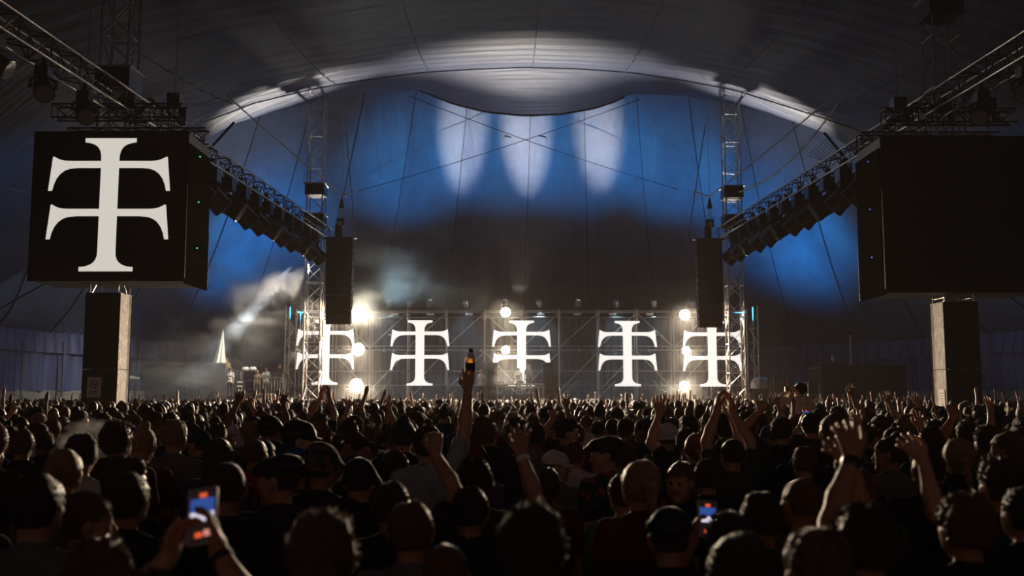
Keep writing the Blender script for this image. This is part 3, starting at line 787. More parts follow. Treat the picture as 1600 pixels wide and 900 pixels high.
# platform at the light-beam side of the stage
PY = 57.6; PZ = 1.95
a = at(350, 620, PY); b = at(458, 620, PY)
root = empty('side_platform', ((a.x+b.x)/2, PY, 0), 'low side platform with onlookers and crowd barrier', 'platform')
MB().box((a.x, PY-.2, PZ-.12), (b.x, PY+3, PZ)).build('deck', M['deck'], root)
MB().box((a.x, PY-.22, PZ-.14), (b.x, PY-.2, PZ-.02)).build('edge_strip', M['alu'], root)
for i in range(5):
    x = lerp(a.x+.1, b.x-.1, i/4); rod('leg', (x, PY, 0), (x, PY, PZ-.1), .05, M['steel'], root)
def barrier(x0, x1, y, z, label):
    root = empty('crowd_barrier', ((x0+x1)/2, y, z), label, 'barrier')
    pts = [(x0+.06, y, z+.12), (x0, y, z+.2), (x0, y, z+1.0), (x0+.08, y, z+1.08), (x1-.08, y, z+1.08), (x1, y, z+1.0), (x1, y, z+.2), (x1-.06, y, z+.12), (x0+.06, y, z+.12)]
    MB().tube(pts, .03, 6).build('frame', M['alu'], root)
    n = 11
    for k in range(1, n): x = lerp(x0, x1, k/n); rod('upright', (x, y, z+.12), (x, y, z+1.08), .016, M['alu'], root)
    for x in (x0+.25, x1-.25): rod('foot', (x, y-.3, z+.03), (x, y+.3, z+.03), .03, M['alu'], root); rod('foot_post', (x, y, z+.03), (x, y, z+.14), .03, M['alu'], root)
a = at(397, 617, PY); b = at(446, 617, PY); barrier(a.x, b.x, PY, PZ, 'tubular steel crowd barrier on the side platform')
# amplifier rack and covered table
a = at(371, 620, PY-.4); zt = at(375, 594, PY-.4).z
root = empty('equipment_rack', (a.x+.15, PY-.4, 0), 'tall narrow equipment rack with pale panels beside the barrier', 'rack')
MB().box((a.x, PY-.6, 0), (a.x+.36, PY-.1, zt)).build('frame', M['black_sheen'], root)
for k in range(6):
    z = lerp(1.6, zt-.1, k/5.); MB().box((a.x+.02, PY-.62, z-.07), (a.x+.34, PY-.6, z+.05)).build('rack_panel', M['white_plastic'], root)
a = at(378, 575, PY+1); b = at(401, 580, PY+1)
root = empty('covered_trolley', ((a.x+b.x)/2, PY+1, PZ), 'high steel trolley topped with rolled white cloth', 'trolley')
for x in (a.x, b.x):
    for y in (PY+.8, PY+1.2): rod('leg', (x, y, PZ), (x, y, b.z), .03, M['steel'], root)
for z in (PZ+.4, PZ+.9): MB().box((a.x, PY+.8, z), (b.x, PY+1.2, z+.03)).build('shelf', M['steel'], root)
for k in (0, 1):
    x0_, x1_ = lerp(a.x, b.x, k/2)+.02, lerp(a.x, b.x, (k+1)/2)-.02
    MB().tube([(x0_, PY+1, b.z+.12), (x0_+.05, PY+1, b.z+.12), (x1_-.05, PY+1, b.z+.13), (x1_, PY+1, b.z+.13)], [.06, .13, .13, .06], 10).build('rolled_cloth', M['white_plastic'], root, smooth=True)
# black booth with folded parasol
BY = 59.0
a = at(228, 568, BY); b = at(353, 568, BY)
root = empty('black_booth', ((a.x+b.x)/2, BY, 0), 'wide black cloth-fronted booth in the smoke below the parasol', 'booth')
n = 6
for i in range(n):
    x0_, x1_ = lerp(a.x, b.x, i/n)+.01, lerp(a.x, b.x, (i+1)/n)-.01
    MB().box((x0_, BY, 0), (x1_, BY+.06, a.z)).build('front_panel', M['grey_drape'], root)
MB().box((a.x+.04, BY+.06, 2.2), (b.x, BY+3, 2.3)).build('deck', M['deck'], root)
for x in (a.x, b.x): MB().box((x-.03, BY+.06, 0), (x+.03, BY+3, a.z-.3)).build('side_panel', M['grey_drape'], root)
rod('handrail', (a.x, BY, a.z+.02), (b.x, BY, a.z+.02), .03, M['steel'], root)
q = at(347, 567, BY+.7); top = at(346, 518, BY+.7)
root = empty('folded_parasol', (q.x, BY+.7, 2.3), 'tall closed white parasol on the black booth', 'parasol')
rows = []
for k in range(15):
    t = k/14; z = lerp(a.z+.05, top.z, t); rr_ = lerp(.34, .03, t**.85)
    rows.append([Vector((q.x - .15*(1-t) + rr_*math.cos(u)*(1+.18*math.cos(u*7)), BY+.7+rr_*math.sin(u)*(1+.18*math.cos(u*7)), z)) for u in np.linspace(0, 2*math.pi, 43)])
MB().grid(rows).build('canopy', M['white_plastic'], root, smooth=True)
rod('pole', (q.x-.15, BY+.7, 2.3), (q.x, BY+.7, top.z+.1), .03, M['steel'], root)
MB().tube([(q.x, BY+.7, top.z-.02), (q.x, BY+.7, top.z+.12)], [.05, .015], 8).build('finial', M['steel'], root)
q = at(207, 591, BY); root = empty('small_awning', (q.x, BY, q.z), 'small pale lamp awning beside the black booth', 'awning')
MB().add([(q.x-.4, BY, q.z), (q.x+.4, BY, q.z), (q.x+.3, BY+.5, q.z+.22), (q.x-.3, BY+.5, q.z+.22), (q.x-.4, BY, q.z-.05), (q.x+.4, BY, q.z-.05), (q.x+.3, BY+.5, q.z+.17), (q.x-.3, BY+.5, q.z+.17)],
         [(0,1,2,3),(7,6,5,4),(0,4,5,1),(1,5,6,2),(2,6,7,3),(3,7,4,0)]).build('hood', M['white_plastic'], root)
rod('post', (q.x, BY+.4, 0), (q.x, BY+.4, q.z+.15), .04, M['steel'], root)

# backstage things at the tarpaulin side
TBY = 60.0
def lump(c, sx, sy, sz, seed, n=28):
    rr2 = np.random.RandomState(seed); ph = rr2.rand(8)*6.28; rows = []
    for i in range(n//2 + 1):
        th = math.pi/2 * i/(n//2); row = []
        for j in range(n + 1):
            a_ = 2*math.pi*j/n
            k_ = 1 + .10*math.sin(3*a_+ph[0]) + .07*math.sin(7*a_+ph[1]+th*3) + .05*math.sin(11*a_+ph[2]-th*5)
            zf = math.cos(th)**.5
            row.append(Vector((c[0]+sx*math.sin(th)**.7*math.cos(a_)*k_, c[1]+sy*math.sin(th)**.7*math.sin(a_)*k_, c[2]+sz*zf*(1+.12*math.sin(4*a_+ph[3])*math.sin(th)))))
        rows.append(row)
    return rows
q0 = at(1188, 623, TBY)
root = empty('tarpaulin_heap', (q0.x, TBY, DK), 'equipment heap under a crumpled silver tarpaulin next to the stage pole', 'tarpaulin')
zb = at(1188, 606, TBY).z; zt = at(1188, 588, TBY).z
MB().box((q0.x-.42, TBY-.3, DK), (q0.x+.42, TBY+.4, zb+.1)).build('crate', M['black_cloth'], root)
MB().grid(lump((q0.x, TBY, zb-.05), .55, .5, zt-zb, 3)).build('tarpaulin', M['foil'], root, smooth=True)
MB().tube([(q0.x+.5, TBY-.3, zb+.2), (q0.x+.58, TBY-.3, zb-.3), (q0.x+.5, TBY-.32, DK+.25)], .03, 6).build('hanging_strap', M['foil'], root)
def flight_case(px0, px1, py, Y, label, m=None):
    a_ = at(px0, py, Y); b_ = at(px1, py, Y); z0 = DK if b_.x < xs1 else 0.0
    root = empty('flight_case', ((a_.x+b_.x)/2, Y, z0), label, 'flight case')
    MB().box((a_.x, Y-.3, z0+.12), (b_.x, Y+.4, lerp(z0, a_.z, .72))).build('body', m or M['black'], root)
    MB().box((a_.x, Y-.3, lerp(z0, a_.z, .73)), (b_.x, Y+.4, a_.z)).build('lid', m or M['black'], root)
    for x in (a_.x, b_.x):
        for y in (Y-.3, Y+.4): rod('corner_edge', (x, y, z0+.12), (x, y, a_.z), .02, M['alu'], root, 4)
        rod('castor', (x + (.08 if x == a_.x else -.08), Y-.2, z0), (x + (.08 if x == a_.x else -.08), Y-.2, z0+.12), .05, M['alu_dark'], root)
    rod('lid_edge', (a_.x, Y-.31, lerp(z0, a_.z, .725)), (b_.x, Y-.31, lerp(z0, a_.z, .725)), .015, M['alu'], root, 4)
flight_case(1206, 1227, 589, TBY, 'tall black flight case beside the silver tarpaulin heap')
flight_case(1228, 1240, 601, TBY+.8, 'small black flight case behind the person on shoulders')
flight_case(1260, 1276, 596, 57.7, 'black flight case at the edge of the black booth wall')
flight_case(1124, 1136, 612, 58.2, 'pale wooden crate at the stage front by the tarpaulin pole', M['white_plastic'])
# amplifier panel with lights
a = at(1241, 599, 59); b = at(1262, 617, 59)
root = empty('amplifier_panel', ((a.x+b.x)/2, 59, DK), 'pale amplifier panel with green lamps behind the shoulder rider', 'amplifier')
MB().box((a.x, 59, DK), (b.x, 59.4, a.z)).build('case', M['black_sheen'], root)
MB().box((a.x+.03, 58.98, b.z), (b.x-.03, 59, a.z-.05)).build('front_plate', M['white_plastic'], root)
for k in range(3): MB().box((a.x+.1+.2*k, 58.96, a.z-.02), (a.x+.15+.2*k, 58.98, a.z+.03)).build('indicator', M['led_green'], root)
# big black booth wall
BBY = 58.0
a = at(1283, 570, BBY); b = at(1416, 570, BBY)
root = empty('black_booth_wall', ((a.x+b.x)/2, BBY, 0), 'big plain black booth wall with a lamp stand on top', 'booth')
for i in range(5):
    x0_, x1_ = lerp(a.x, b.x, i/5)+.006, lerp(a.x, b.x, (i+1)/5)-.006
    MB().box((x0_, BBY, 0), (x1_, BBY+.05, a.z)).build('wall_panel', M['black_cloth'], root)
MB().box((a.x, BBY+.05, a.z-.2), (b.x, BBY+2.5, a.z-.1)).build('deck', M['deck'], root)
for x in (a.x+.03, b.x-.03): MB().box((x-.03, BBY+.05, 0), (x+.03, BBY+2.5, a.z-.2)).build('side_panel', M['black_cloth'], root)
rod('top_rail', (at(1378, 569, BBY).x, BBY-.02, a.z+.02), (at(1398, 569, BBY).x, BBY-.02, a.z+.02), .03, M['alu'], root)
q = at(1330, 569, BBY+.6); tp = at(1330, 523, BBY+.6)
root = empty('lamp_stand', (q.x, BBY+.6, a.z-.1), 'thin upright lamp stand on top of the black booth wall', 'lamp stand')
rod('pole', (q.x, BBY+.6, a.z-.1), (q.x, BBY+.6, tp.z), .03, M['steel'], root)
MB().box((q.x-.2, BBY+.5, tp.z), (q.x+.2, BBY+.75, tp.z+.22)).build('lamp_head', M['black_sheen'], root)
rod('cross_bar', (q.x-.22, BBY+.6, tp.z-.05), (q.x+.22, BBY+.6, tp.z-.05), .025, M['steel'], root)
for k in range(3):
    t = 2.1*k; rod('leg', (q.x, BBY+.6, a.z+.3), (q.x+.3*math.cos(t), BBY+.6+.3*math.sin(t), a.z-.1), .02, M['steel'], root)
q = at(1302, 569, BBY+.4); root = empty('work_lamp', (q.x, BBY+.4, a.z-.1), 'short clamp lamp with pale head on the black booth wall', 'lamp')
rod('stem', (q.x, BBY+.4, a.z-.1), (q.x, BBY+.4, a.z+.25), .03, M['black_sheen'], root)
MB().tube([(q.x, BBY+.35, a.z+.2), (q.x, BBY+.38, a.z+.35), (q.x, BBY+.4, a.z+.55)], [.06, .11, .09], 8).build('lamp_head', M['foil'], root)
# the narrow beam lamp on the tent pole
q = at(484, 389, FY - .9)
root, c = moving_light('beam_light', q + Vector((0, 0, .62)), at(430, 448, FY - .5) - q, .9, 'beam light throwing a white shaft from the tent pole', None, None, M['lamp_beam'])
spot('beam', c + (at(430, 448, FY - .5) - q).normalized()*.5, at(400, 480, FY), 26000, 11, (.80, .92, 1.0), .8, .05)
spot('smoke_fill', (xFL - .3, FY + .2, 9.3), at(300, 585, 58.2), 9000, 62, (1.0, .90, .74), 1.0, .1)  # added lamp without a fixture, brightens the smoke and the barrier people
spot('cloud_fill', at(600, 480, SY - .2), at(640, 425, 57.2), 800, 60, (.60, .86, 1.0), 1.0, .1)  # added cool lamp without a fixture, lights the bluish smoke cloud

# ------------------------------------------------------------------ people: bodies grown from a distance field
def cap(a, b, ra, rb=None, k=.02, s=(1, 1, 1), t='skin'):
    return ('c', np.array(a, float), np.array(b, float), ra, ra if rb is None else rb, np.array(s, float), k, t)
def ell(c, r, k=.02, t='skin', sub=False):
    return ('e', np.array(c, float), np.array(r, float), None, None, None, k, t)
def prim_d(p, P):
    if p[0] == 'c':
        _, a, b, ra, rb, s, k, t = p
        A, B = a * s, b * s; Q = P * s; ab = B - A; L = float(ab @ ab) + 1e-12
        u = np.clip(((Q - A) @ ab) / L, 0, 1)
        d = np.linalg.norm(Q - (A + u[..., None] * ab), axis=-1) - (ra + (rb - ra) * u)
        return d / s.max() if s.max() > 1 else d
    _, c, r = p[:3]
    q = (P - c) / r; k0 = np.linalg.norm(q, axis=-1); k1 = np.linalg.norm(q / r, axis=-1) + 1e-9
    return k0 * (k0 - 1.0) / k1
def prim_box(p):
    if p[0] == 'c':
        r = max(p[3], p[4]); return np.minimum(p[1], p[2]) - r, np.maximum(p[1], p[2]) + r
    return p[1] - p[2], p[1] + p[2]

def field_mesh(prims, h, post=None, infl=0.0):
    lo = np.min([prim_box(p)[0] for p in prims], 0) - .03 - infl; hi = np.max([prim_box(p)[1] for p in prims], 0) + .03 + infl
    n = np.ceil((hi - lo) / h).astype(int) + 1
    ax = [lo[i] + h * np.arange(n[i]) for i in range(3)]
    f = np.full(n, 1.0, np.float32)
    for p in prims:
        k = p[6]; a, b = prim_box(p); m = .035 + k + infl
        i0 = np.maximum(((a - m - lo) / h).astype(int), 0); i1 = np.minimum(((b + m - lo) / h).astype(int) + 2, n)
        sl = tuple(slice(i0[i], i1[i]) for i in range(3))
        P = np.stack(np.meshgrid(*[ax[i][sl[i]] for i in range(3)], indexing='ij'), -1)
        d = (prim_d(p, P) - infl).astype(np.float32); g = f[sl]
        hh = np.clip(.5 + .5 * (g - d) / k, 0, 1)
        f[sl] = np.where(g > .9, np.minimum(g, d), g + (d - g) * hh - k * hh * (1 - hh))
    if post is not None:
        P = np.stack(np.meshgrid(*ax, indexing='ij'), -1); f = post(f, P).astype(np.float32)
    f[0] = f[-1] = 1; f[:, 0] = f[:, -1] = 1; f[:, :, 0] = f[:, :, -1] = 1
    ins = f < 0
    cells = np.zeros(np.array(n) - 1, np.int16)
    for dx in (0, 1):
        for dy in (0, 1):
            for dz in (0, 1):
                cells += ins[dx:n[0]-1+dx, dy:n[1]-1+dy, dz:n[2]-1+dz]
    act = np.argwhere((cells > 0) & (cells < 8))
    idx = -np.ones(np.array(n) - 1, np.int64); idx[tuple(act.T)] = np.arange(len(act))
    acc = np.zeros((len(act), 3)); cnt = np.zeros(len(act))
    cor = [(x, y, z) for x in (0, 1) for y in (0, 1) for z in (0, 1)]
    for c0 in cor:
        for axn in range(3):
            if c0[axn]: continue
            c1 = list(c0); c1[axn] = 1
            v0 = f[tuple((act + c0).T)]; v1 = f[tuple((act + c1).T)]
            m = (v0 < 0) != (v1 < 0)
            t = np.where(m, v0 / np.where(m, v0 - v1, 1), 0)
            pt = np.array(c0, float)[None] + 0 * acc; pt[:, axn] += t
            acc += pt * m[:, None]; cnt += m
    V = lo + h * (act + acc / cnt[:, None])
    F = []
    for axn in range(3):
        o = [i for i in range(3) if i != axn]
        sl0 = [slice(None)] * 3; sl1 = [slice(None)] * 3; sl0[axn] = slice(0, n[axn]-1); sl1[axn] = slice(1, n[axn])
        chg = ins[tuple(sl0)] != ins[tuple(sl1)]
        e = np.argwhere(chg); e = e[(e[:, o[0]] > 0) & (e[:, o[1]] > 0) & (e[:, o[0]] < n[o[0]]-1) & (e[:, o[1]] < n[o[1]]-1)]
        if not len(e): continue
        u = np.zeros(3, int); u[o[0]] = 1; w_ = np.zeros(3, int); w_[o[1]] = 1
        q = np.stack([idx[tuple((e - u - w_).T)], idx[tuple((e - w_).T)], idx[tuple(e.T)], idx[tuple((e - u).T)]], 1)
        s0 = ins[tuple(e.T)]
        flip = s0 if axn != 1 else ~s0
        q[~flip] = q[~flip][:, ::-1]
        F.append(q)
    return V, np.concatenate(F)

def finish(name, V, F, mats, prims=None, target=None, slots=None):
    """decimate, give each face the material of its nearest primitive, shade smooth"""
    me = bpy.data.meshes.new(name); me.from_pydata(V.tolist(), [], F.tolist())
    if target and len(F) * 2 > target:
        o = bpy.data.objects.new('tmp', me); COL.objects.link(o)
        md = o.modifiers.new('d', 'DECIMATE'); md.ratio = target / (len(F) * 2.0)
        dg = bpy.context.evaluated_depsgraph_get(); m2 = bpy.data.meshes.new_from_object(o.evaluated_get(dg))
        bpy.data.objects.remove(o); bpy.data.meshes.remove(me); me = m2; me.name = name
    me.materials.clear()
    for m in mats: me.materials.append(m)
    if prims is not None:
        co = np.zeros(len(me.polygons) * 3); me.polygons.foreach_get('center', co); co = co.reshape(-1, 3)
        D = np.stack([prim_d(p, co) for p in prims], 1); best = D.argmin(1)
        tags = [slots.index(p[7]) if p[7] in slots else 0 for p in prims]
        me.polygons.foreach_set('material_index', np.array(tags, np.int32)[best])
    me.polygons.foreach_set('use_smooth', [True] * len(me.polygons)); me.update()
    return me

def nrm(v): v = np.array(v, float); return v / (np.linalg.norm(v) + 1e-9)
def hand_prims(w, d, n, side, curl=.25, spread=.12, fingers=(1, 1, 1, 1), thumb=.5, sc=1.0):
    """hand at wrist w, fingers along d, palm facing n; side=+1 right hand, -1 left"""
    w = np.array(w, float); d = nrm(d); n = np.array(n, float); n = nrm(n - d * (n @ d)); s = np.cross(d, n) * side   # s points to the thumb
    out = [cap(w, w + d*.03*sc, .025*sc, .027*sc, .015, t='skin')]
    base = [.030, .010, -.011, -.030]; ln = [.072, .080, .075, .058]
    for i in range(4):
        k0 = w + d*.018*sc + s*base[i]*.55*sc; k1 = w + d*(.088 - .004*abs(i-1.2))*sc + s*base[i]*sc
        out.append(cap(k0, k1, .0145*sc, .0118*sc, .012, t='skin'))
        ang = curl if fingers[i] else 1.45
        fd = nrm(d + s * (base[i] * spread * 60)); p0 = k1; a = 0
        for j, fr in enumerate((.45, .31, .24)):
            a += ang * (.8 if j == 0 else 1.0)
            dd = fd * math.cos(a) + n * math.sin(a); p1 = p0 + dd * ln[i] * fr * sc
            out.append(cap(p0, p1, (.0100 - .0009*j)*sc, (.0093 - .0009*j)*sc, .004, t='skin')); p0 = p1
    t0 = w + d*.022*sc + s*.024*sc; t1 = t0 + nrm(d*.75 + s*.75 + n*.25*thumb)*.042*sc; t2 = t1 + nrm(d + s*(.5-.5*thumb) + n*.8*thumb)*.034*sc; t3 = t2 + nrm(d + s*(.3-.6*thumb) + n*.9*thumb)*.026*sc
    out += [cap(t0, t1, .0165*sc, .013*sc, .012, t='skin'), cap(t1, t2, .0118*sc, .0108*sc, .006, t='skin'), cap(t2, t3, .0105*sc, .009*sc, .004, t='skin')]
    return out
def ik(sh, wr, pole, l1=.285, l2=.255):
    sh = np.array(sh, float); wr = np.array(wr, float); v = wr - sh; L = np.linalg.norm(v)
    if L > (l1 + l2) * .995: wr = sh + v / L * (l1 + l2) * .995; v = wr - sh; L = np.linalg.norm(v)
    u = v / L; c = (l1*l1 + L*L - l2*l2) / (2*L); hgt = math.sqrt(max(l1*l1 - c*c, 0))
    pl = np.array(pole, float); pl = nrm(pl - u * (pl @ u))
    return sh + u*c + pl*hgt, wr
PIV = np.array((0, -.005, 1.555))
def head_rot(yaw, pitch, roll):
    return np.array(Euler((R(pitch), R(roll), R(yaw)), 'XYZ').to_matrix())
def tf(p, Rm):
    q = list(p); q[1] = PIV + Rm @ (p[1] - PIV)
    if p[0] == 'c': q[2] = PIV + Rm @ (p[2] - PIV)
    return tuple(q)
def head_prims(Rm):
    hp = [cap((0, .012, 1.660), (0, -.022, 1.668), .077, .080, .02, (1.02, 1, .88)), cap((0, .030, 1.612), (0, .058, 1.556), .060, .034, .03),
          cap((-.030, .040, 1.585), (.030, .040, 1.585), .040, None, .03),
          cap((0, .090, 1.655), (0, .112, 1.620), .009, .0145, .012), cap((-.034, .080, 1.672), (.034, .080, 1.672), .016, None, .014),
          cap((-.010, .102, 1.613), (.010, .102, 1.613), .011, None, .008), cap((-.018, .094, 1.588), (.018, .094, 1.588), .008, None, .008, t='lip'),
          cap((-.016, .092, 1.578), (.016, .092, 1.578), .008, None, .008, t='lip'), cap((0, .085, 1.549), (0, .078, 1.546), .022, None, .02),
          cap((-.044, .062, 1.632), (-.036, .066, 1.618), .026, None, .025), cap((.044, .062, 1.632), (.036, .066, 1.618), .026, None, .025)]
    for s in (-1, 1):
        hp += [cap((s*.080, -.012, 1.655), (s*.077, -.004, 1.615), .0155, .011, .008, (.75, 1, 1)),
               cap((s*.031, .0865, 1.652), (s*.031, .087, 1.652), .0095, None, .004, t='eye')]
    # the ellipsoid test for scaled capsules is only valid unrotated, so bake a rotation by moving end points
    return [tf(p, Rm) for p in hp]
ARM_DOWN = {1: ((.245, .03, .865), (.6, -1, 0), (.1, .15, -1), (-1, 0, 0), dict(curl=.35)), -1: ((-.245, .03, .865), (-.6, -1, 0), (-.1, .15, -1), (1, 0, 0), dict(curl=.35))}
def body(name, arms=None, head=(0, 0, 0), legs='stand', h=.0072, target=5200, sleeve='short', lean=0.0):
    """returns dict of meshes for one pose: body, shirt, head matrix"""
    arms = {**ARM_DOWN, **(arms or {})}; Rm = head_rot(*head)
    P = head_prims(Rm)
    ntop = PIV + Rm @ (np.array((0, -.012, 1.60)) - PIV)
    P += [cap((0, -.008, 1.455), ntop, .052, .055, .02)]
    T = [cap((-.075, 0, .95), (.075, 0, .95), .100, None, .05, (1, 1.05, 1), 'cloth'), cap((-.055, .005, 1.10), (.055, .005, 1.10), .098, None, .05, (1, 1.05, 1), 'cloth'),
         cap((-.082, -.005, 1.30), (.082, -.005, 1.30), .103, None, .05, (1, 1.03, 1), 'cloth'), cap((-.140, -.012, 1.425), (.140, -.012, 1.425), .056, None, .04, t='cloth'),
         cap((-.12, -.02, 1.445), (0, -.025, 1.485), .044, .050, .03, t='cloth'), cap((.12, -.02, 1.445), (0, -.025, 1.485), .044, .050, .03, t='cloth'), cap((-.07, -.030, 1.385), (.07, -.030, 1.385), .078, None, .04, t='cloth')]
    P += T
    SL = []; joints = {}
    for s in (1, -1):
        wr, pole, hd, hn, kw = arms[s]
        up = max(0, min(1, (wr[2] - 1.2) / .6)); sh = np.array((s*(.178 - .015*up), -.012, 1.42 + .055*up))
        el, wr = ik(sh, wr, pole)
        P += [cap(sh, el, .052, .038, .03), cap(el, el*.62 + wr*.38, .039, .041, .02), cap(el*.62 + wr*.38, wr, .041, .0265, .02)]
        P += hand_prims(wr, hd, hn, s, **kw)
        fr = .62 if sleeve == 'short' else 1.0
        SL += [cap(sh - (el-sh)*.05, sh + (el - sh)*fr, .054, .047 + (.006 if sleeve == 'short' else 0), .022)]
        if sleeve == 'long': SL += [cap(el, wr - nrm(wr-el)*.02, .048, .036, .02)]
        joints[s] = (sh, el, wr)
    for s in (-1, 1):
        if legs == 'stand':
            hp, kn, an = (s*.092, 0, .93), (s*.105, .012, .50), (s*.110, -.025, .09)
        else:
            hp, kn, an = (s*.10, .03, .93), (s*.155, .40, .95), (s*.135, .40, .50)
        P += [cap(hp, kn, .088, .058, .04, t='trouser'), cap(kn, an, .058, .042, .03, t='trouser'),
              cap((an[0], an[1]-.02, an[2]-.045), (an[0]*1.08, an[1]+.15, an[2]-.055), .040, .033, .02, t='shoe')]
    V, F = field_mesh(P, h)
    slots = ['skin', 'lip', 'eye', 'trouser', 'shoe', 'cloth']
    out = {'body': finish(name + '_body', V, F, [M['skin0'], M['lip'], M['eye'], M['denim'], M['shoe'], M['denim']], P, target, slots)}
    infl = .009
    S = [tuple(list(p[:7]) + ['cloth']) for p in T]
    if sleeve == 'none': SLs = []
    else: SLs = SL
    extra = []
    if sleeve == 'long': extra = [cap((-.07, -.06, 1.50), (.07, -.06, 1.50), .052, None, .03), cap((0, -.10, 1.46), (0, -.12, 1.36), .06, .03, .05)]
    ph = np.random.RandomState(abs(hash(name)) % 1000 if False else len(name) * 37 % 997).rand(6) * 6
    def folds(f, Q):
        z = Q[..., 2]; x = Q[..., 0]; y = Q[..., 1]
        return f - .004*np.sin(z*38 + x*16 + ph[0]) * np.sin(x*21 + y*14 + ph[1]) - .003*np.sin(z*21 - x*30 + y*20 + ph[2])
    hem = [cap((-.082, 0, .90), (.082, 0, .90), .104, None, .04, (1, 1.05, 1), 'cloth')]
    V, F = field_mesh(S + SLs + extra + hem, .0125, folds, infl)
    out['shirt'] = finish(name + '_shirt', V, F, [M['cloth0']], None, 2000)
    out['head'] = Matrix.Translation(Vector(PIV)) @ Matrix([list(r) for r in Rm]).to_4x4() @ Matrix.Translation(-Vector(PIV))
    out['joints'] = joints
    return out

# palettes
SKIN = {'pale': (.50, .27, .17), 'tan': (.40, .20, .115), 'brown': (.22, .105, .06)}
HAIR = {'black': (.030, .021, .017), 'dark brown': (.065, .036, .022), 'brown': (.14, .070, .036), 'fair': (.34, .20, .10), 'ginger': (.24, .085, .03)}
CLOTH = {'black': (.020, .019, .020), 'charcoal': (.035, .035, .038), 'navy': (.014, .020, .055), 'grey': (.16, .16, .165), 'white': (.62, .60, .57), 'maroon': (.10, .012, .018), 'red': (.38, .02, .04),
         'olive': (.055, .062, .025), 'teal': (.012, .075, .085), 'sand': (.34, .27, .18), 'green': (.06, .17, .02), 'pink': (.40, .16, .18), 'blue': (.03, .08, .25), 'purple': (.08, .03, .13), 'sage': (.30, .36, .33)}
for k, c in SKIN.items(): M['skin_' + k] = mat('skin_' + k, c, .5, spec=.4, var=.12, vscale=14)
for k, c in HAIR.items(): M['hair_' + k] = mat('hair_' + k.replace(' ', '_'), c, .42, spec=.55, var=.3, vscale=40, bump=.6, bscale=120)
for k, c in CLOTH.items(): M['cloth_' + k] = mat('cloth_' + k, c, .85, spec=.2, var=.15, vscale=8)
M['skin0'] = M['skin_pale']; M['cloth0'] = M['cloth_black']; M['lip'] = mat('lips', (.33, .12, .09), .45); M['eye'] = mat('eyes', (.03, .02, .018), .2, spec=.6)
M['denim'] = mat('dark_denim', (.02, .025, .045), .85); M['shoe'] = mat('shoe', (.03, .03, .03), .6)
M['floral'] = None
def pattern_mat(name, cols, scale):
    m = bpy.data.materials.new(name); m.use_nodes = True; nt = m.node_tree; b = nt.nodes['Principled BSDF']; b.inputs['Roughness'].default_value = .8
    tc = nt.nodes.new('ShaderNodeTexCoord'); v = nt.nodes.new('ShaderNodeTexVoronoi'); v.inputs['Scale'].default_value = scale
    nt.links.new(tc.outputs['Object'], v.inputs['Vector']); s = nt.nodes.new('ShaderNodeSeparateColor'); nt.links.new(v.outputs['Color'], s.inputs[0])
    r = nt.nodes.new('ShaderNodeValToRGB'); r.color_ramp.interpolation = 'CONSTANT'
    e = r.color_ramp.elements; e[0].color = (*cols[0], 1); e[1].position = .45; e[1].color = (*cols[1], 1)
    for i, c in enumerate(cols[2:]): x = e.new(.62 + .14*i); x.color = (*c, 1)
    nt.links.new(s.outputs[0], r.inputs['Fac']); nt.links.new(r.outputs['Color'], b.inputs['Base Color'])
    return m
M['floral'] = pattern_mat('floral_print', [(.012, .010, .012), (.05, .02, .03), (.42, .03, .06), (.04, .10, .07)], 26)
M['patch'] = pattern_mat('patch_print', [(.02, .02, .03), (.10, .05, .10), (.03, .14, .12), (.16, .07, .03)], 30)

